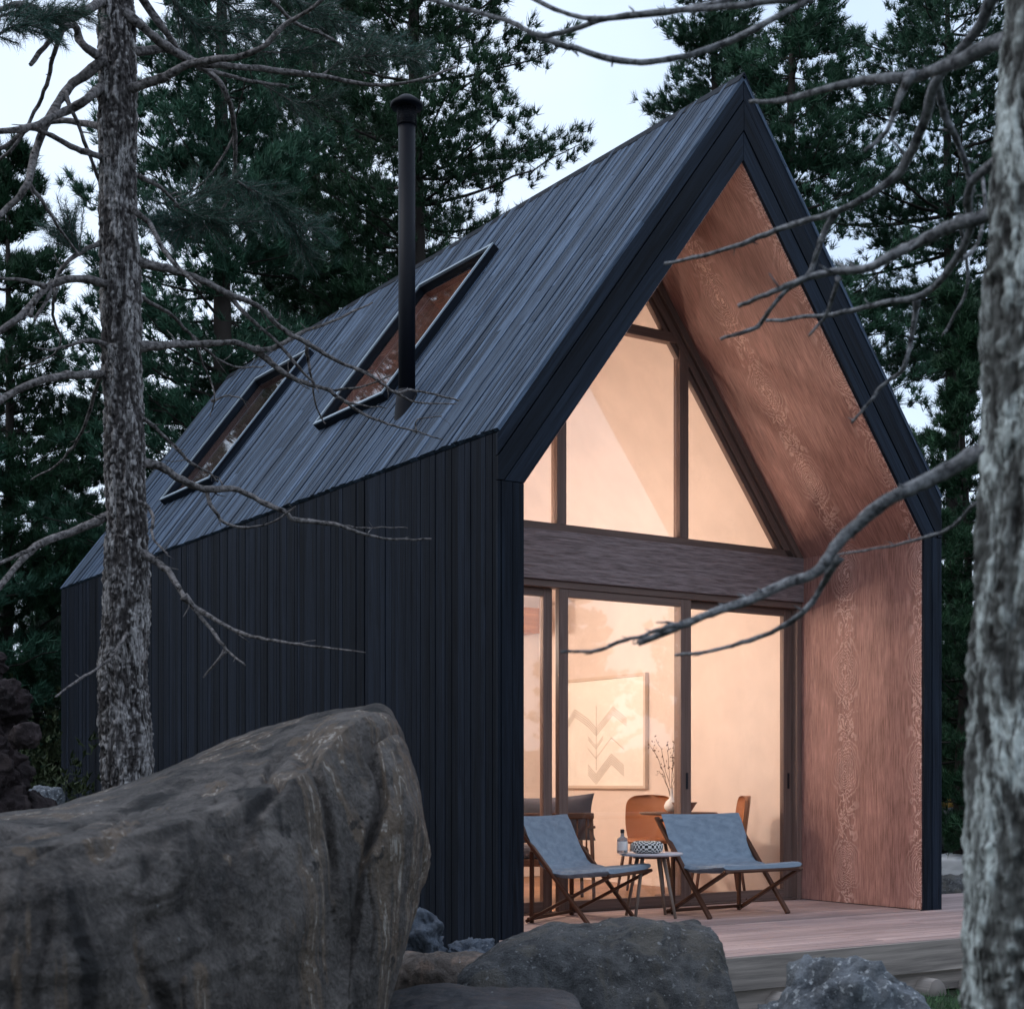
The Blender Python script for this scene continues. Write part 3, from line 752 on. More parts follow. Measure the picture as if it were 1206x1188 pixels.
cu.grid(lambda a, b: (lambda x, y, r_: (x*.36*(1-.10*(1-y*y)), 0-.075*r_, y*.20*(1-.10*(1-x*x))))(2*a-1, 2*b-1, ((1-(2*a-1)**2)*(1-(2*b-1)**2))**.5), 24, 24)
cu.grid(lambda a, b: (lambda x, y, r_: (x*.36*(1-.10*(1-y*y)), 0+.075*r_, y*.20*(1-.10*(1-x*x))))(1-2*a, 2*b-1, ((1-(2*a-1)**2)*(1-(2*b-1)**2))**.5), 24, 24)
cp = U(650, 957, 12.22); cuo = cu.build('cushion', M['pillow']); cuo.location = (cp.x, cp.y, .68); cuo.rotation_euler = (R_(10), R_(-3), R_(-28))
tag(cuo, 'grey cushion leaning on the armchair inside the left window', 'cushion')
# framed picture on the right wall
fx = XW1-.002; y0, y1, z0, z1 = 3.32, 4.75, .92, 2.03
fp = tag(empty('picture', (fx, (y0+y1)/2, (z0+z1)/2)), 'large framed print of thin chevron leaves on the cream interior wall', 'picture'); fi = Matrix.Translation((-fx, -(y0+y1)/2, -(z0+z1)/2))
q = MB(); w = .03
for (a, b, c, d) in ((y0, y1, z0, z0+w), (y0, y1, z1-w, z1), (y0, y0+w, z0+w, z1-w), (y1-w, y1, z0+w, z1-w)): q.box(fx-.045, fx, a, b, c, d, .5)
M['pale_wood'] = plain('pale_frame_wood', (.66, .54, .45), .5)
o = q.build('frame', M['pale_wood'], fp, .002); o.matrix_parent_inverse = fi
q = MB(); q.box(fx-.02, fx-.001, y0+w-.001, y1-w+.001, z0+w-.001, z1-w+.001); o = q.build('print', plain('print_paper', (.90, .85, .78), .7), fp); o.matrix_parent_inverse = fi
q = MB(); X = fx-.022; pc = [0]
def ln(ya, za, yb, zb, t_=.0075, n=1, gap=.024):
    pc[0] += 1
    for k in range(n):
        dz = -k*gap; m_ = max(3, int(math.hypot(yb-ya, zb-za)/.02))
        for j in range(m_):
            a, b = j/m_, (j+.62)/m_
            P1 = Vector((X-pc[0]*.0003, ya+(yb-ya)*a, za+(zb-za)*a+dz)); P2_ = Vector((X-pc[0]*.0003, ya+(yb-ya)*b, za+(zb-za)*b+dz)); d_ = (P2_-P1).normalized(); s_ = Vector((0, -d_.z, d_.y))*t_/2
            q.add([P1-s_, P2_-s_, P2_+s_, P1+s_], [(0, 1, 2, 3)])
yc = 4.13
ln(yc, 1.74, yc, 1.10, .008)
for (zc, w1, w2, n) in ((1.62, .14, .50, 4), (1.44, .14, .0, 2), (1.32, .14, .46, 1), (1.16, .14, .46, 5)):
    ln(yc, zc-.10, yc+w1, zc+.0, .006, n)
    if w2:
        ln(yc, zc-.10, yc-w2*.55, zc+.10, .006, n); ln(yc-w2*.55, zc+.10, yc-w2, zc-.02, .006, n)
    else: ln(yc, zc-.1, yc-.12, zc, .006, n)
for zc in (1.60,): ln(yc+.14, zc+.02, yc+.36, zc+.12, .006, 4); ln(yc+.36, zc+.12, yc+.52, zc-.02, .006, 4)
o = q.build('chevron_pattern', plain('print_ink', (.28, .22, .17), .8), fp); o.matrix_parent_inverse = fi
# lamps inside (lit)
def pendant(loc, watt, label, r=.13):
    root = tag(empty('pendant_lamp', loc), label, 'lamp', 'lit pendant lamps inside the cabin')
    t = NT('lamp_glow'); t.b.inputs['Emission Color'].default_value = (1, .72, .42, 1); t.b.inputs['Emission Strength'].default_value = 6
    q = MB(); q.lathe([(0, -.05), (.03, -.045), (.045, -.01), (.035, .03), (.015, .05), (0, .05)], (0, 0, 0), 20); q.build('bulb', t.fin((1, .8, .6), .4), root)
    q = MB(); q.lathe([(r, -.02), (r*.8, .06), (.03, .12), (0, .125)], (0, 0, 0), 32); q.build('lamp_shade', M['pale_wood'], root)
    q = MB(); q.tube([(0, 0, .12), (0, 0, 4.3-loc[2] if loc[0] > 1 else 3.0-loc[2])], .004, 6); q.build('cord', M['metal_dark'], root)
    ld = bpy.data.lights.new('lamp_light', 'POINT'); ld.energy = watt; ld.color = (1, .82, .69); ld.shadow_soft_size = .07
    lo = bpy.data.objects.new('lamp_light', ld); col.objects.link(lo); lo.parent = root; lo.location = (0, 0, -.12)
LAMP = 62
pendant((1.25, 2.6, 2.25), LAMP, 'pendant lamp glowing inside the cabin near the glass doors')
pendant((1.3, 4.1, 2.45), LAMP, 'pendant lamp glowing inside the cabin near the back partition')
def uplamp(loc, watt):
    root = tag(empty('wall_lamp', loc), 'wall lamp on the left inside wall throwing light up at the ceiling', 'lamp')
    q = MB(); q.lathe([(.0, -.06), (.05, -.055), (.07, .05), (.062, .05), (.045, -.045)], (0, 0, 0), 24); q.build('lamp_shade', M['pale_wood'], root)
    ld = bpy.data.lights.new('lamp_light', 'POINT'); ld.energy = watt; ld.color = (1, .82, .69); ld.shadow_soft_size = .05
    lo = bpy.data.objects.new('lamp_light', ld); col.objects.link(lo); lo.parent = root; lo.location = (0, 0, .08)
uplamp((.36, 2.4, 2.5), 42)

# ------------------------------------------------------------------ rocks
def fbm(p, o=4, h=.55):
    s, a, f = 0, 1, 1
    for _ in range(o): s += a*noise.noise(p*f); a *= h; f *= 2.03
    return s
def ridg(p, o=4):
    s, a, f = 0, .5, 1
    for _ in range(o): s += a*(1-abs(noise.noise(p*f))*2); a *= .5; f *= 2.1
    return s
def catmull(P, n):
    P = [np.array(p, float) for p in P]; out = []
    m = len(P)
    for i in range(m-1):
        p0, p1, p2, p3 = P[max(i-1, 0)], P[i], P[i+1], P[min(i+2, m-1)]
        for k in range(n):
            t = k/n; out.append(.5*((2*p1)+(-p0+p2)*t+(2*p0-5*p1+4*p2-p3)*t*t+(-p0+3*p1-3*p2+p3)*t**3))
    out.append(P[-1]); return out
def rock(name, c, size, mat, label, seed=0, rz=0, planes=9, p=9, disp=.06, fr=2.0, flat=None, sub=6, extra=(), kind_cat='rock', group=None, drop=0):
    """rounded polyhedron with fractal relief; c is its centre, size its half extents"""
    import bmesh
    rd = random.Random(seed); N = [Vector((1, 0, 0)), Vector((-1, 0, 0)), Vector((0, 1, 0)), Vector((0, -1, 0)), Vector((0, 0, 1)), Vector((0, 0, -1))]
    Dd = [rd.uniform(.85, 1) for _ in N]
    for _ in range(planes):
        N.append(Vector((rd.gauss(0, 1), rd.gauss(0, 1), rd.gauss(0, 1))).normalized()); Dd.append(rd.uniform(.78, 1.05))
    for (n_, d_) in extra: N.append(Vector(n_).normalized()); Dd.append(d_)
    bm = bmesh.new(); bmesh.ops.create_icosphere(bm, subdivisions=sub, radius=1)
    sz = Vector(size); off = Vector((seed*3.7, seed*1.3, seed*.7))
    for v in bm.verts:
        d = v.co.normalized(); s = 0
        for n_, dd in zip(N, Dd):
            q = n_.dot(d)/dd
            if q > 0: s += q**p
        r = 1/s**(1/p); q = Vector((d.x*r*sz.x, d.y*r*sz.y, d.z*r*sz.z)); nn = Vector((d.x/sz.x, d.y/sz.y, d.z/sz.z)).normalized()
        e = fbm(q*fr+off, 5)*disp+ridg(q*fr*1.7+off, 4)*disp*.55-disp*.3+fbm(q*fr*9+off, 3)*disp*.13
        v.co = q+nn*e
    me = bpy.data.meshes.new(name); bm.to_mesh(me); bm.free(); me.polygons.foreach_set('use_smooth', np.ones(len(me.polygons), bool)); me.materials.append(mat)
    o = bpy.data.objects.new(name, me); col.objects.link(o); o.location = c; o.rotation_euler = (0, 0, rz)
    if label: tag(o, label, kind_cat, group)
    return o
# the large boulder: lofted through its own cross sections
ST = [ # back bottom, skyline, top edge, front middle, front bottom  (px, py, distance)
 ((-420, 1450, 5.2), (-400, 985, 5.0), (-420, 1040, 3.2), (-430, 1300, 2.9), (-430, 1750, 3.0)),
 ((-200, 1430, 5.5), (-190, 968, 5.3), (-200, 1010, 3.4), (-200, 1230, 3.15), (-200, 1680, 3.3)),
 ((0, 1380, 5.9), (0, 958, 5.6), (20, 996, 3.7), (10, 1150, 3.45), (0, 1600, 3.6)),
 ((125, 1330, 6.4), (125, 931, 6.1), (150, 978, 3.95), (140, 1150, 3.7), (130, 1560, 3.8)),
 ((225, 1320, 6.7), (225, 890, 6.4), (235, 962, 4.2), (230, 1150, 3.95), (215, 1520, 4.0)),
 ((300, 1300, 6.8), (300, 859, 6.5), (332, 925, 4.6), (330, 1110, 4.35), (290, 1470, 4.3)),
 ((375, 1290, 6.8), (375, 839, 6.5), (398, 872, 5.1), (410, 1050, 4.8), (350, 1420, 4.6)),
 ((440, 1270, 6.7), (443, 830, 6.4), (455, 845, 5.6), (482, 960, 5.2), (400, 1340, 4.8)),
 ((450, 1230, 6.4), (465, 841, 6.2), (482, 880, 5.9), (509, 1010, 5.6), (430, 1280, 5.1)),
 ((445, 1190, 6.0), (468, 880, 6.1), (478, 930, 6.0), (492, 1030, 5.8), (440, 1230, 5.5)),
]
st3 = [[np.array(U(*q)) for q in s_] for s_ in ST]
# subdivide ring and length
rings = []
for s_ in st3:
    closed = [s_[4], s_[0], s_[1], s_[2], s_[3], s_[4], s_[0], s_[1]]
    cc = catmull(closed, 72)[72:72*6]
    # tighten towards straight segments a little so edges stay readable
    lin = []
    for i in range(1, 6):
        a, b = closed[i], closed[i+1]
        for k in range(72): lin.append(a+(b-a)*k/72)
    rings.append([c*.28+l*.72 for c, l in zip(cc, lin)])
nr = len(rings[0]); long_ = [catmull([r[i] for r in rings], 40) for i in range(nr)]
ns = len(long_[0]); q = MB()
Pm = np.array(long_)                  # nr x ns x 3
cen = Pm.mean(0)
def big(a, b):
    i = int(round(a*nr)) % nr; j = min(ns-1, int(round(b*(ns-1)))); P = Vector(Pm[i, j]); n_ = (P-Vector(cen[j])).normalized()
    e = fbm(P*1.3, 4)*.045+fbm(P*5, 5)*.013+fbm(P*26, 3)*.0030
    # vertical fissures on the front face
    t_ = Vector((P.dot(cr)*4.6+fbm(P*1.6, 2)*.6, P.dot(cf)*.8, P.z*.55)); k = 1-abs(noise.noise(t_))*2
    front = max(0, min(1, -(n_.dot(cf))*1.6)); e -= front*.060*max(0, k-.72)/.28; k2 = 1-abs(noise.noise(t_*2.3+Vector((5, 1, 2))))*2; e -= front*.016*max(0, k2-.8)/.2; pit = noise.noise(P*11); e -= .010*max(0, pit-.42)/.2*(fbm(P*1.7, 2) > 0)
    st_ = 1-abs(noise.noise(Vector((P.x*.5, P.y*.5, P.z*7+fbm(P*.8, 2)))))*2; e -= .012*max(0, st_-.6)/.4
    return P+n_*e
q.grid(big, nr, ns, closeu=True)
o0 = len(q.v)-nr; q.f.append([o0+i for i in range(nr)]); q.r.append(.5); q.sm.append(True); q.uv += [(0, 0)]*nr
q.f.append([nr-1-i for i in range(nr)]); q.r.append(.5); q.sm.append(True); q.uv += [(0, 0)]*nr
bb = Vector(cen[ns//2]); tag(q.build('boulder', M['rock_big'], origin=(bb.x, bb.y, -.35)), 'huge smooth brown grey boulder with dark stains filling the lower left foreground', 'rock')
p = U(702, 1190, 6.6); rock('boulder', (p.x, p.y, -.145), (.665, .45, .60), M['rock_grey'], 'rough dark grey boulder before the deck, below the lounge chairs', 3, YAW, 0, 17, .045, 3.4, extra=[((.9, 0, .3), 1.0), ((-.55, 0, .8), .92), ((0, -.7, .7), .88), ((-.12, 0, 1), .86), ((0, 0, 1), .84)])
p = U(990, 1235, 5.0); rock('boulder', (p.x, p.y, p.z-.11), (.46, .30, .47), M['rock_pale'], 'craggy pale grey rock at the bottom right before the deck edge', 5, YAW, 6, 9, .085, 4, extra=[((.75, 0, .7), .80), ((-.75, 0, .7), .80), ((.1, 0, 1), .86)])
p = U(525, 1170, 7.4); rock('boulder', (p.x, p.y, -.16), (.30, .28, .35), M['rock_brown'], 'small brown stone between the huge boulder and the dark grey one', 8, YAW+.3, 6, 7, .04, 4)
p = U(535, 1215, 5.6); rock('boulder', (p.x, p.y, p.z), (.52, .30, .17), M['rock_dark'], 'low dark smooth slab at the bottom edge beside the huge boulder', 11, YAW, 5, 6, .02, 3)
p = U(505, 1100, 8.2); rock('boulder', (p.x, p.y, -.08), (.16, .20, .42), M['rock_blue'], 'bluish craggy stone standing against the black cabin wall', 14, YAW, 7, 5, .09, 5, extra=[((.8, 0, .6), .7)])
p = U(552, 1120, 8.3); rock('boulder', (p.x, p.y, -.03), (.14, .14, .20), M['rock_blue'], 'small bluish stone at the foot of the black corner post', 15, YAW, 6, 5, .07, 6)
# layered outcrop at the far left
for k, (px, py, d, s_, lab) in enumerate([(-40, 990, 9.0, (.42, .40, .55), 'dark reddish outcrop stone at left, lowest and widest of its stack'), (-30, 900, 9.1, (.36, .36, .36), 'dark reddish outcrop stone at left, third from the top of its stack'), (-40, 838, 9.15, (.385, .34, .26), 'dark reddish outcrop stone at left, second from the top of its stack'), (-45, 775, 9.2, (.30, .30, .24), 'dark reddish outcrop stone at left, topmost of its stack')]):
    p = U(px, py, d); rock('outcrop_stone', (p.x, p.y, p.z), s_, M['rock_red'], lab, 20+k, k*.7, 12, 9, .13, 4.2, sub=6, group='stones of the outcrop at the far left')
p = U(28, 868, 8.8); rock('outcrop_stone', (p.x, p.y, p.z), (.085, .08, .09), M['rock_red'], 'small rounded knob of rock on the edge of the left outcrop', 30, 0, 6, 6, .03, 8, sub=5, group='stones of the outcrop at the far left')
p = U(40, 1000, 9.2); rock('outcrop_stone', (p.x, p.y, p.z), (.11, .2, .42), M['rock_red'], 'leaning slab of rock at the foot of the left outcrop', 31, .4, 6, 6, .07, 5, sub=5, group='stones of the outcrop at the far left')
p = U(50, 962, 14); rock('boulder', (p.x, p.y, p.z), (.22, .2, .30), M['rock_pale'], 'pale grey stone behind the outcrop, left of the cabin wall', 33, 0, 6, 6, .06, 4, sub=5)
# stones beyond the deck on the right
p = U(1140, 1045, 15.5); rock('boulder', (p.x, p.y, p.z-.12), (.55, .5, .30), M['rock_grey'], 'flat grey boulder beyond the right end of the deck', 35, .3, 6, 6, .06, 3, sub=5)
p = U(1150, 1012, 18); rock('boulder', (p.x, p.y, p.z-.07), (.7, .5, .14), plain('white_stone', (.62, .66, .72), .7), 'low white slab of stone beyond the deck on the right', 36, .1, 4, 8, .02, 3, sub=5)
for k in range(6):
    p = U(1105+k*14+random.uniform(-6, 6), 965+random.uniform(-15, 15), 21+random.uniform(-1, 1)); rock('wall_stone', (p.x, p.y, p.z-.15), (random.uniform(.3, .5), .4, random.uniform(.25, .38)), M['rock_dark'], 'dark stone in the low rubble bank beyond the deck', 40+k, k, 6, 6, .06, 3, sub=4, group='dark stones of the bank beyond the deck')

# ------------------------------------------------------------------ needle foliage
def unit(v): return v/np.maximum(np.linalg.norm(v, axis=-1, keepdims=True), 1e-9)
def tufts(cen, dirs, n, length, width, spread, rg):
    """star-like tufts of thin triangular needles; cen,dirs (N,3)"""
    N = len(cen); d = unit(dirs[:, None, :]+rg.normal(0, spread, (N, n, 3)))
    base = cen[:, None, :]+rg.normal(0, length*.10, (N, n, 3)); Ln = length*rg.uniform(.6, 1.1, (N, n, 1))
    side = unit(np.cross(d, rg.normal(0, 1, (N, n, 3))))*width*.5
    V = np.stack([base-side, base+side, base+d*Ln], 2).reshape(-1, 3, 3)
    r = np.repeat(rg.uniform(0, 1, N), n); return V, r
def pine_mesh(seed, h, rad, z0=1.5, whorl=.34, nb=6, tuft_n=23, nl=.175, nw=.0165, shape='cone', dens=1.0):
    rg = np.random.default_rng(seed); T = []; Dv = []; br = []
    z = z0
    while z < h-.25:
        k = (z-z0)/(h-z0)
        prof = (1-k)**.75*(.55+.45*min(1, k*4+.25)) if shape == 'cone' else (1-k**2.2)*(.5+.5*min(1, k*3+.2))
        for j in range(nb):
            if rg.random() < .12: continue
            az = rg.uniform(0, 2*math.pi); ln = max(.35, rad*prof*rg.uniform(.45, 1.18)); rise = rg.uniform(-.10, .32)+.25*k
            d = np.array([math.cos(az), math.sin(az), rise]); m = max(3, int(ln/.25)); pts = []
            for i in range(m+1):
                a = i/m; p = np.array([0, 0, z])+d*ln*a+np.array([0, 0, .22*ln*(a*a-a)])+rg.normal(0, .03, 3)*a; pts.append(p)
            br.append((pts, .008+.010*ln))
            sd_ = np.array([-math.sin(az), math.cos(az), 0])
            for i in range(1, m+1):
                a = i/m
                q = int(round(9.5*dens*(1.1 if a > .45 else .6)))
                for _ in range(q):
                    w = (1-.55*a)*ln*.42
                    c = pts[i]+sd_*rg.uniform(-w, w)+d*rg.uniform(-.12, .16)+np.array([0, 0, rg.uniform(-.05, .16)])
                    T.append(c); Dv.append(d*.6+np.array([0, 0, .75])+sd_*rg.uniform(-.5, .5))
        z += whorl*rg.uniform(.75, 1.25)
    for _ in range(14): T.append(np.array([rg.normal(0, .1), rg.normal(0, .1), h-rg.uniform(0, .5)])); Dv.append(np.array([0, 0, 1.]))
    V, r = tufts(np.array(T), np.array(Dv), tuft_n, nl, nw, .62, rg); return V, r, br
def pine(proto_name, seed, h, rad, **kw):
    V, r, br = pine_mesh(seed, h, rad, **kw)
    root = empty(proto_name)
    soup('crown', V, r, M['needle'], root)
    q = MB(); hh = [(math.sin(k*.9+seed)*.06, math.cos(k*.7+seed)*.06, h*k/9-.6*(k == 0)) for k in range(10)]
    q.tube(hh, [.014*h*(1-k/9.4)*.85+.01 for k in range(10)], 12)
    for pts, rr_ in br: q.tube(pts, [rr_*(1-.8*i/(len(pts)-1)) for i in range(len(pts))], 4, cap=False)
    q.build('trunk', M['bg_bark'], root)
    return root
def copy_tree(o, parent=None):
    c = o.copy(); col.objects.link(c)
    if parent is not None: c.parent = parent; c.matrix_parent_inverse = o.matrix_parent_inverse.copy()
    for ch in list(o.children): copy_tree(ch, c)
    return c
protos = [(pine('pine_tree', 101, 17, 2.9), 17), (pine('pine_tree', 102, 18, 3.2, shape='round', whorl=.36), 18), (pine('pine_tree', 103, 15, 2.5, nb=7), 15), (pine('pine_tree', 104, 10.5, 2.3, nb=7, z0=.5), 10.5), (pine('pine_tree', 105, 17, 3.0, z0=8.6, shape='round'), 17)]
used = set()
def place(k, px, d, scale, rz, label, group='pines standing behind the cabin', xy=None):
    pr, h = protos[k]
    if k in used: o = copy_tree(pr)
    else: o = pr; used.add(k)
    p = U(px, CY, d) if xy is None else Vector((xy[0], xy[1], 0))
    o.location = (p.x, p.y, gz(p.x, p.y)-.1); o.rotation_euler = (0, 0, rz); o.scale = (scale,)*3
    tag(o, label, 'tree', group)
TREES = [
 (0, 262, 21, 1.02, .3, 'broad dark pine directly behind the left foreground trunk'),
 (1, 492, 23, 1.02, 1.2, 'tall dark pine behind the chimney'),
 (1, 375, 28, 1.05, 2.2, 'pine further back between the trunk and the chimney'),
 (3, 10, 21, .98, .4, 'lower pine at the far left under the open sky'),
 (3, -120, 19, 1.0, 2.4, 'dark pine at the left frame edge behind the outcrop'),
 (3, 95, 24, .72, 3.1, 'small pine just left of the cabin back corner'),
 (0, 845, 25, 1.0, 2.0, 'tall pine rising behind the roof ridge'),
 (2, 935, 23, 1.05, 1.0, 'dense pine behind the right slope of the roof'),
 (4, 1120, 26, 1.0, 4.0, 'tall pine seen between the cabin and the right trunk'),
 (3, 1135, 18, .70, 5.0, 'short dark pine low behind the right trunk'),
 (2, 1345, 22, 1.1, 2.0, 'pine at the right frame edge behind the right trunk'),
 (3, 1095, 26, .58, 1.5, 'small pine beside the right cabin wall, further back'),
 (2, 640, 34, .85, 3.6, 'distant pine with its lower top behind the skylights'),
 (3, 330, 36, .8, .9, 'distant pine low over the roof ridge'),
]
for i, (k, px, d, sc_, rz, lab) in enumerate(TREES): place(k, px, d, sc_, rz, lab)
# pines mirrored in the upper glass; low ones added to darken reflections, block sky
for (x, y, k, s_, lab) in ((11.5, -8.8, 3, .62, 'small pine ahead of the deck, seen mirrored in the glass'), (13.4, -9.8, 3, .5, 'low pine added ahead of the deck to darken the door reflections'), (11.6, -11.9, 3, .42, 'small low pine added between the taller ones to darken the door reflections'), (12.6, -7.4, 3, .40, 'small low pine added nearest the deck to darken the door reflections'), (10.2, -10.6, 3, .48, 'low pine added at the near side of the clearing to darken the door reflections'), (14.6, -8.2, 3, .55, 'low pine added at the right side of the clearing to darken the door reflections'), (15.5, -12, 3, .8, 'pine ahead of the deck at the clearing edge'), (18, -6, 2, .8, 'pine on the right side of the clearing'), (-12.5, 3, 2, .9, 'pine left of the clearing beyond the frame'), (-13, -4, 0, .8, 'pine left of the boulder beyond the frame'), (2.5, -15.5, 3, 1.2, 'unseen low dense pine added behind the camera on the right to block low sky'), (-13, -9.5, 3, 1.2, 'unseen low dense pine added left of the camera to block low sky'), (-11, 0, 3, 1.1, 'unseen low dense pine added left of the boulder to block low sky'), (-9.5, 9, 2, .8, 'pine beside the cabin beyond the left of the frame')):
    place(k, 0, 0, s_, x, lab, 'pines around the clearing', (x, y))

# low bushes and the far wood
def bush(name, c, r, n, mat, label, seed, group=None, cat='bush', ls=.05):
    rg = np.random.default_rng(seed); th = rg.uniform(0, 2*math.pi, n); ph = rg.uniform(0, 1, n)**.6; rr_ = rg.uniform(.55, 1, n)
    lump = 1+.25*np.sin(th*3+seed)+.2*np.sin(th*7+ph*5)
    P = np.stack([np.cos(th)*np.sqrt(1-ph**2)*rr_*r[0]*lump, np.sin(th)*np.sqrt(1-ph**2)*rr_*r[1]*lump, ph*rr_*r[2]*lump], 1)
    V, q_ = tufts(P, unit(P)+np.array([0, 0, .3]), 5, ls*1.6, ls*.7, .8, rg); o = soup(name, V, q_, mat); o.location = c
    return tag(o, label, cat, group)
for k, (px, d, w, h, lab) in enumerate([(30, 15, 1.0, 1.5, 'dark bush behind the outcrop at the left edge'), (60, 19, .9, 2.0, 'taller dark bush beside the back corner of the cabin'), (1150, 22, 1.2, 1.6, 'dark bush beyond the stone bank at the right'), (1120, 24, 1.3, 2.2, 'taller dark bush beside the right cabin wall')]):
    p = U(px, CY, d); bush('bush', (p.x, p.y, gz(p.x, p.y)), (w, w, h), 2600, M['leaf'], lab, 60+k, 'dark bushes around the cabin')
p = U(1125, 958, 20.5); bush('bush', (p.x, p.y, p.z-.2), (.35, .3, .38), 260, M['leaf_y'], 'small yellow leaved bush beyond the deck', 70)
Vs, Rs = [], []; rg = np.random.default_rng(9)
for k in range(60):
    a = rg.uniform(-1.15, .55)+YAW; d = rg.uniform(38, 60); c = np.array([-math.sin(a)*d-3, math.cos(a)*d-5, gz(-math.sin(a)*d-3, math.cos(a)*d-5)]); h = rg.uniform(3.2, 7.5)
    n = 420; z = rg.uniform(0, 1, n); th = rg.uniform(0, 2*math.pi, n); r_ = (1-z)**.7*rg.uniform(.3, 1, n)*h*.30
    P = c+np.stack([np.cos(th)*r_, np.sin(th)*r_, z*h], 1); V, q_ = tufts(P, np.stack([np.cos(th), np.sin(th), np.full(n, .6)], 1), 9, .5, .10, .5, rg); Vs.append(V); Rs.append(q_)
tag(soup('far_forest', np.concatenate(Vs), np.concatenate(Rs), M['needle']), 'dark far wood of conifers closing the view', kind='stuff')
# grass
Pn = []; Dn = []
for k in range(900):
    if k % 3: x, y = rg.uniform(.1, 6.1), rg.uniform(-1.42, -.1)**1
    else: x, y = rg.uniform(.3, 3.8), rg.uniform(-.1, 1.25)
    Pn.append((x, y, .0022)); a = rg.uniform(0, 6.28); Dn.append((math.cos(a), math.sin(a), 0.0))
V, q_ = tufts(np.array(Pn), np.array(Dn), 1, .055, .003, .02, rg); V[:, :, 2] = .0022+rg.uniform(0, .0015, (len(V), 1))
tag(soup('fallen_needles', V, q_, plain('dry_needles', (.09, .045, .02), .8)), 'dry brown pine needles fallen on the deck', kind='stuff')
N = 26000; xy = np.stack([rg.uniform(-4, 10, N), rg.uniform(-7, -1.5, N)], 1); keep = np.array([noise.noise(Vector((x*.9, y*.9, 1)))>-.12 for x, y in xy]); xy = xy[keep]
P = np.array([[x, y, gz(x, y)] for x, y in xy]); V, q_ = tufts(P, np.tile([0, 0, 1.], (len(P), 1)), 4, .055, .006, .35, rg)
tag(soup('grass', V, q_, M['grass']), 'short green grass growing before the deck', kind='stuff')

# ------------------------------------------------------------------ foreground trees
def bark_trunk(pts, rads, seg, rows, amp, seed, fr=1.0, zs=3.0):
    """trunk with modelled bark plates; returns an MB and the relief values"""
    C_ = catmull([tuple(p) for p in pts], max(2, rows//(len(pts)-1))); Rr = catmull([(r,) for r in rads], max(2, rows//(len(pts)-1))); q = MB(); n = len(C_); rel = []
    P = []
    for j in range(n):
        c = Vector(C_[j]); r = Rr[j][0]
        for i in range(seg):
            th = 2*math.pi*i/seg; d = Vector((math.cos(th), math.sin(th), 0)); w = Vector((math.cos(th)*r, math.sin(th)*r, c.z))
            wx = noise.noise(Vector((w.x*14, w.y*14, w.z*5+3)))*1.1; wz = fbm(Vector((w.x*9, w.y*9, w.z*9+seed)), 3)*1.3
            v = Vector((w.x*17*fr+wx, w.y*17*fr-wx*.8, w.z*zs*fr+wz+seed))
            k = noise.voronoi(v)[0]; cell = min(1, (k[1]-k[0])*2.0)
            f1_ = noise.noise(Vector((w.x*42*fr, w.y*42*fr, w.z*11*fr+seed)))*.5+.5; f2_ = fbm(Vector((w.x*70, w.y*70, w.z*40)), 2)*.25
            h = .40*cell+.48*f1_+f2_*1.5; rel.append(h)
            big_ = fbm(Vector((w.x*5, w.y*5, w.z*1.6+seed)), 3)*.16*r
            P.append(c+d*(r+big_+(h-.5)*amp))
    fs = []; uvs = []
    for j in range(n-1):
        for i in range(seg):
            i2 = (i+1) % seg; fs.append((j*seg+i, j*seg+i2, (j+1)*seg+i2, (j+1)*seg+i))
    q.add(P, fs, None, .5, True); return q, rel
def trunk_obj(name, q, rel, mat, parent, inv):
    o = q.build(name, mat, parent); o.matrix_parent_inverse = inv
    at = o.data.attributes.new('relief', 'FLOAT', 'POINT'); at.data.foreach_set('value', np.array(rel, 'f')); return o
def branch_pts(pl, d0, d1, wpx0, wpx1, seed):
    """photo polyline -> 3D limb that recedes from d0 to d1"""
    pl2 = catmull(pl, 5); n = len(pl2); L_ = [0]
    for i in range(1, n): L_.append(L_[-1]+float(np.hypot(*(pl2[i]-pl2[i-1]))))
    pts, rd_ = [], []
    for i, p_ in enumerate(pl2):
        a = L_[i]/L_[-1]; dd = d0+(d1-d0)*a+.06*d0/7*noise.noise(Vector((a*6, seed*1.7, 0)))*2
        jit = 1.3*noise.noise(Vector((L_[i]*.10, seed*2.3, 4)))+.9*noise.noise(Vector((L_[i]*.28, seed*1.3, 8)))
        jy = 1.5*noise.noise(Vector((L_[i]*.09, seed*3.1, 14)))+.8*noise.noise(Vector((L_[i]*.3, seed, 18))); v = U(p_[0]+jit, p_[1]+jy, dd); pts.append(v)
        w = wpx0+(wpx1-wpx0)*a**.8
        rd_.append(max(.0019, w*.5*dd/F*(1.15 if d0 > 5 else .95)*(1+.16*noise.noise(Vector((L_[i]*.09, seed, 9)))+(.5*math.exp(-a*26)))))
    return pts, rd_
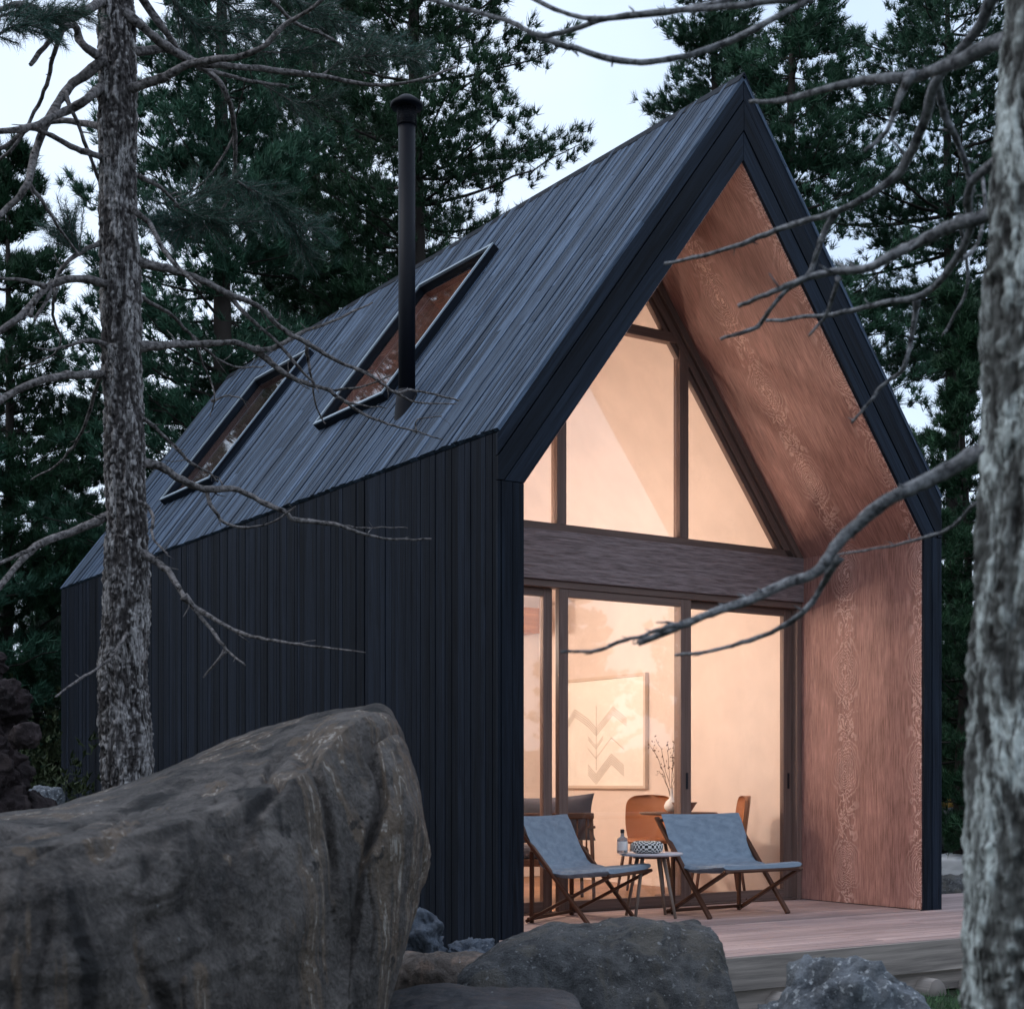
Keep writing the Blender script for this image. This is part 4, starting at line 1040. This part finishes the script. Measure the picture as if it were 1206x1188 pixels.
def add_branches(root, inv, spec, d_tr, mat, seed0, seg=8):
    for i, (pl, w0, w1, dd, *rest) in enumerate(spec):
        ds = d_tr+(rest[0] if rest else 0); pts, rd_ = branch_pts(pl, ds, ds+dd, w0, w1, seed0+i)
        q = MB(); q.tube(pts, rd_, seg, wob=.32); rb = random.Random(seed0+i)
        for k in range(2, len(pts)-1):
            if rb.random() < .16:
                ax = (pts[k+1]-pts[k-1]).normalized(); dv = (ax*rb.uniform(.3, 1)+Vector((rb.uniform(-1, 1), rb.uniform(-1, 1), rb.uniform(-.8, 1)))*.8).normalized(); L2 = rb.uniform(.012, .09)*d_tr/7*(1 if rb.random() < .8 else 1.8); r2 = min(rd_[k]*.45, .004); mid = pts[k]+dv*L2*.5+Vector((rb.uniform(-1, 1), rb.uniform(-1, 1), rb.uniform(-1, 1)))*L2*.12
                q.tube([pts[k], mid, pts[k]+dv*L2], [r2, r2*.8, r2*.4], 5)
        o = q.build('branch', mat, root); o.matrix_parent_inverse = inv

LT = 7.0; base = U(150, CY, LT); gzb = gz(base.x, base.y)
lt = tag(empty('pine_tree', (base.x, base.y, gzb)), 'bare grey barked tree with dead branches standing behind the huge boulder', 'tree'); li = Matrix.Translation((-base.x, -base.y, -gzb))
tp = [(152, 1290), (150, 1000), (149, 900), (146, 800), (149, 700), (149, 600), (147, 500), (143, 400), (142, 300), (140, 200), (139, 100), (138, 0), (138, -120), (140, -300)]
tw = [80, 64, 59, 57, 54, 51, 48, 47, 46, 45, 44, 42, 40, 34]
q, rel = bark_trunk([U(x, y, LT) for x, y in tp], [w*.5*LT/F*.97 for w in tw], 150, 1300, .022, 3, 1.5)
trunk_obj('trunk', q, rel, M['bark'], lt, li)
LB = [
 ([(150, 243), (175, 262), (190, 290), (205, 310), (237, 338)], 7, 3, -.5),
 ([(160, 308), (180, 313), (202, 318), (235, 329), (268, 346), (297, 357), (315, 369), (333, 388), (362, 404), (399, 426), (435, 441), (465, 462), (483, 459), (519, 466), (540, 472)], 9, 1.6, .9),
 ([(465, 462), (487, 473), (508, 475), (538, 476)], 2.6, 1.2, .2, .75),
 ([(160, 408), (180, 407), (216, 406), (253, 404), (279, 404), (304, 412), (326, 408), (344, 397), (362, 389), (399, 375), (439, 356)], 10, 1.6, .8),
 ([(302, 411), (326, 433), (351, 448), (384, 459), (406, 473), (428, 488), (457, 499), (490, 508), (521, 518)], 6.5, 1.2, .4, .45),
 ([(384, 459), (417, 457), (443, 450), (461, 442)], 3, 1.2, -.3, .6),
 ([(406, 473), (435, 479), (454, 480)], 3, 1.2, .1, .6),
 ([(490, 508), (490, 497), (500, 492), (520, 490)], 1.8, 1, .1, .8),
 ([(361, 403), (364, 426), (368, 455), (373, 481), (384, 499)], 3.6, 1.4, .3, .6),
 ([(268, 346), (290, 371), (311, 389), (337, 415), (352, 433), (370, 452)], 5, 2.5, .2, .35),
 ([(155, 343), (180, 358), (202, 371), (227, 397), (249, 417), (271, 430), (293, 433), (313, 430)], 5, 1.5, 1.2),
 ([(227, 397), (240, 430), (250, 455), (252, 475), (247, 490)], 3, 1.1, .4, .6),
 ([(250, 472), (270, 466), (285, 470), (290, 480)], 2.2, 1, .1, .9),
 ([(155, 548), (170, 545), (190, 550), (215, 565), (240, 575), (280, 577), (310, 592), (335, 602), (348, 612), (393, 617), (428, 629), (453, 634), (508, 635)], 10, 1.6, .6),
 ([(393, 617), (425, 622), (450, 621), (480, 621)], 2, 1, -.2, .45),
 ([(243, 577), (248, 594), (263, 614), (288, 621), (323, 614), (348, 597)], 4.5, 1.5, -.3, .25),
 ([(155, 490), (172, 495), (200, 520), (225, 545), (245, 556), (257, 568)], 5.5, 2, .5),
 ([(160, 648), (175, 656), (197, 672), (217, 702), (244, 735), (267, 765), (289, 783)], 9, 2, -.5),
 ([(216, 702), (232, 716), (274, 741), (314, 753), (364, 760), (431, 768)], 6, 1.3, -.4, -.3),
 ([(265, 766), (240, 797)], 3.5, 1.6, .1, -.45),
 ([(150, 746), (132, 772), (115, 787), (90, 802), (66, 820)], 4, 2.2, -.8, -.1),
 ([(160, 590), (172, 594), (180, 610), (180, 633), (197, 652)], 5, 2, -.4),
 ([(140, 602), (128, 607), (90, 624), (50, 640), (25, 660), (-20, 715)], 10, 6, -.6),
 ([(50, 640), (25, 652), (-20, 672)], 5, 3, -.3, -.4),
 ([(140, 440), (122, 441), (70, 443), (30, 455), (-20, 482)], 9, 7, -.8),
 ([(135, 408), (122, 405), (100, 401), (65, 411), (40, 410)], 5.5, 2, -.6),
 ([(140, 337), (128, 335), (90, 328), (55, 338), (30, 368), (-15, 400)], 9, 6, -.7),
 ([(52, 337), (25, 330), (-15, 326)], 5, 3, -.2, -.4),
 ([(35, 372), (42, 352), (45, 340)], 4, 2, .1, -.5),
 ([(140, 275), (120, 285), (90, 300), (70, 320), (57, 350), (40, 377)], 6.5, 3, -.4),
 ([(140, 95), (120, 103), (90, 125), (60, 138), (35, 150), (-20, 157)], 10, 6, -.7),
 ([(140, 150), (120, 150), (75, 142), (35, 150), (10, 170), (-15, 182)], 8, 4, .5),
 ([(140, 188), (120, 185), (90, 175), (55, 157), (30, 150)], 8, 4, -.5),
 ([(140, 62), (118, 75), (95, 92), (78, 107), (55, 145), (38, 190), (33, 215), (15, 240), (-15, 265)], 11, 6, -.6),
 ([(33, 215), (55, 245), (72, 272), (95, 302)], 5, 2, .2, -.45),
 ([(76, 110), (95, 155), (118, 215), (135, 240)], 5, 3, .2, -.2),
 ([(140, 72), (118, 66), (97, 52), (85, 30), (65, 42), (36, 76)], 11, 4.5, -.5),
 ([(140, -15), (118, 2), (90, 20), (65, 25), (47, 15), (25, 5), (-15, 18)], 11, 6, -.7),
 ([(75, 30), (62, 70), (55, 100), (37, 140), (15, 175), (-15, 198)], 5, 3, .3, -.4),
 ([(145, 15), (160, 25), (190, 50), (225, 72), (260, 77), (320, 83), (380, 90), (435, 100), (480, 97), (537, 80)], 10, 2, .5),
 ([(145, 108), (160, 102), (195, 90), (225, 75), (280, 67), (310, 55), (335, 30), (370, 8), (400, -20)], 10, 3, -.4),
 ([(145, 60), (160, 61), (200, 59), (235, 78), (260, 98), (272, 130), (277, 170), (275, 210), (260, 250), (225, 280)], 9, 2.5, .9),
 ([(150, -40), (165, -5), (200, 45), (225, 75), (280, 92), (340, 102)], 11, 2.5, .7),
 ([(145, 200), (162, 207), (190, 222), (210, 242)], 7, 3, .4),
 ([(145, -120), (250, -60), (320, 0), (345, 25), (400, 52), (430, 92)], 9, 2, .8),
 ([(145, -160), (300, -70), (340, -20), (365, 20), (395, 48), (430, 75), (450, 90)], 8, 2, 1.2),
 ([(125, 438), (115, 452), (100, 500), (75, 540), (37, 565)], 4.5, 1.8, .8),
 ([(66, 340), (62, 370), (72, 400), (60, 420), (25, 432)], 3.5, 1.5, .6, -.3),
 ([(275, 210), (310, 235), (340, 262), (375, 285)], 3, 1.5, .3, .8),
 ([(277, 160), (240, 215), (190, 240)], 3, 1.5, .3, .7),
]
add_branches(lt, li, LB, LT, M['twig'], 10)
# living needle sprays on the left tree
def sprays(name, segs, root, inv, mat, d_tr, seed, nl=.055, nw=.0026, dens=1.0):
    rg = np.random.default_rng(seed)
    for (pl, dd0, dd1) in segs:
        B = []; Dn = []; q = MB(); pc_ = catmull(pl, 4); n = len(pc_)
        P = [np.array(U(p_[0], p_[1], d_tr+dd0+(dd1-dd0)*i/(n-1))) for i, p_ in enumerate(pc_)]
        q.tube(P, [.006*(1-.6*i/(n-1)) for i in range(n)], 5, cap=False)
        for i in range(1, n):
            ax = unit(P[i]-P[i-1])
            for s_ in (-1, 1, 1, -1):
                sd_ = unit(np.cross(ax, rg.normal(0, 1, 3))); L_ = rg.uniform(.10, .24)*(1-.35*i/n); m = int(L_/.010*dens)
                tip = unit(ax*.9+sd_*.75+np.array([0, 0, rg.uniform(-.25, .1)])); q.tube([P[i], P[i]+tip*L_], [.003, .0015], 4, cap=False)
                for k in range(m):
                    b = P[i]+tip*L_*(k/m)
                    for _ in range(5): B.append(b); Dn.append(unit(tip*.8+rg.normal(0, .55, 3)))
        o = q.build('needle_spray', M['twig'], root); o.matrix_parent_inverse = inv
        V, r = tufts(np.array(B), np.array(Dn), 1, nl, nw, .12, rg); soup('needles', V, r, mat, o)
SP = [([(205, 242), (235, 255), (262, 262), (290, 262)], .4, .6), ([(275, 210), (310, 235), (340, 262), (375, 268)], .8, 1.0), ([(300, 225), (335, 245), (352, 280), (360, 300)], .8, 1.1),
      ([(230, 280), (205, 262), (180, 255)], .7, .5), ([(260, 250), (230, 262), (200, 275)], .6, .5),
      ([(250, -10), (290, 20), (330, 30), (370, 25)], .4, .8), ([(330, -10), (370, 10), (410, 40), (440, 60)], .6, 1.0), ([(200, -10), (215, 20), (250, 35), (290, 40)], .3, .5),
      ([(400, 10), (430, 45), (470, 55), (500, 60)], .9, 1.2), ([(380, 88), (410, 70), (450, 65), (490, 70)], .5, .7), ([(0, 20), (30, 12), (60, 20), (95, 12)], -.6, -.4), ([(-10, 45), (20, 30), (50, 25)], -.7, -.6),
      ([(95, 300), (85, 285), (78, 272)], -.2, -.2), ([(210, 242), (240, 225), (270, 222)], .5, .7), ([(310, 100), (350, 120), (390, 118)], .8, .9), ([(300, 60), (340, 62), (380, 50)], .5, .9)]
sprays('spray', SP, lt, li, M['needle_near'], LT, 77)

RT = 2.9; bx = U(1226, CY, RT); gzr = gz(bx.x, bx.y)
rt = tag(empty('pine_tree', (bx.x, bx.y, gzr)), 'near lichen covered tree trunk at the right edge with long bare branches', 'tree'); ri = Matrix.Translation((-bx.x, -bx.y, -gzr))
tp = [(1228, 1800), (1222, 1500), (1216, 1300), (1212, 1150), (1216, 1000), (1222, 850), (1226, 700), (1232, 550), (1236, 400), (1240, 250), (1244, 100), (1248, -50), (1255, -300)]
tw = [230, 190, 165, 150, 148, 152, 150, 148, 146, 138, 128, 122, 110]
q, rel = bark_trunk([U(x, y, RT) for x, y in tp], [w*.5*RT/F for w in tw], 150, 800, .017, 9, 1.0, 1.3)
trunk_obj('trunk', q, rel, M['bark_near'], rt, ri)
RB = [
 ([(1225, 40), (1206, 45), (1173, 50), (1133, 70), (1108, 80), (1078, 90), (1033, 93), (983, 102), (923, 118), (883, 120)], 24, 5, .8),
 ([(1072, 88), (1058, 120), (1043, 155), (1018, 178)], 11, 4, -.1, .35),
 ([(1230, -90), (1190, -40), (1168, 0), (1148, 40), (1103, 95), (1093, 130), (1073, 180), (1053, 210), (1023, 230), (983, 250), (943, 262), (893, 280), (843, 297), (783, 311)], 19, 4, 1.2),
 ([(983, 250), (968, 280), (958, 310), (948, 328), (923, 345), (903, 370), (888, 387), (848, 399)], 8, 4.5, .3, .8),
 ([(1230, 225), (1190, 238), (1158, 255), (1123, 265), (1083, 285), (1053, 300), (1023, 315), (983, 320), (943, 330), (903, 347), (870, 360)], 23, 5, .5),
 ([(1225, 150), (1145, 215), (1143, 270), (1123, 310), (1103, 335), (1078, 350), (1038, 357), (983, 370), (953, 373), (903, 378)], 14, 4, 1.3),
 ([(1080, 352), (1073, 400), (1063, 435), (1038, 455), (1023, 475), (1003, 497)], 8, 3.5, .2, .9),
 ([(1103, 95), (1113, 135), (1133, 180), (1146, 225)], 11, 6, .3, .5),
 ([(988, 328), (973, 370), (953, 395)], 6, 3, .2, .4),
 ([(1225, 500), (1185, 515), (1158, 530), (1113, 555), (1073, 575), (1038, 594), (1008, 620), (983, 645), (963, 672), (923, 688), (883, 706), (838, 722), (803, 736), (752, 757)], 25, 9, .3),
 ([(803, 734), (773, 742), (753, 750), (728, 756), (703, 766), (661, 767)], 6, 4, .1, .22),
 ([(988, 655), (968, 690), (953, 714), (923, 737), (883, 754), (833, 767), (796, 771)], 10, 4, .4, .2),
 ([(1225, 560), (1175, 575), (1148, 594), (1123, 619), (1093, 632), (1043, 644), (985, 653)], 6, 2.5, .9),
 ([(1240, -100), (1000, -20), (913, 0), (853, 8), (768, 15), (703, 22), (663, 15), (615, -8)], 14, 5, .8),
 ([(1235, -140), (900, -15), (803, 12), (718, 22), (668, 37), (633, 42), (603, 27), (560, 14), (490, -4)], 12, 5, 1.0),
 ([(633, 42), (668, 55), (733, 72), (788, 70), (853, 52), (903, 27), (958, -2)], 7, 8, -.1, .85),
 ([(1123, 310), (1150, 290), (1160, 240), (1155, 200)], 6, 4, .2, .7),
 ([(1130, 255), (1140, 330), (1125, 370), (1110, 395)], 6, 3, .3, .9),
]
add_branches(rt, ri, RB, RT, M['twig_near'], 60, 10)
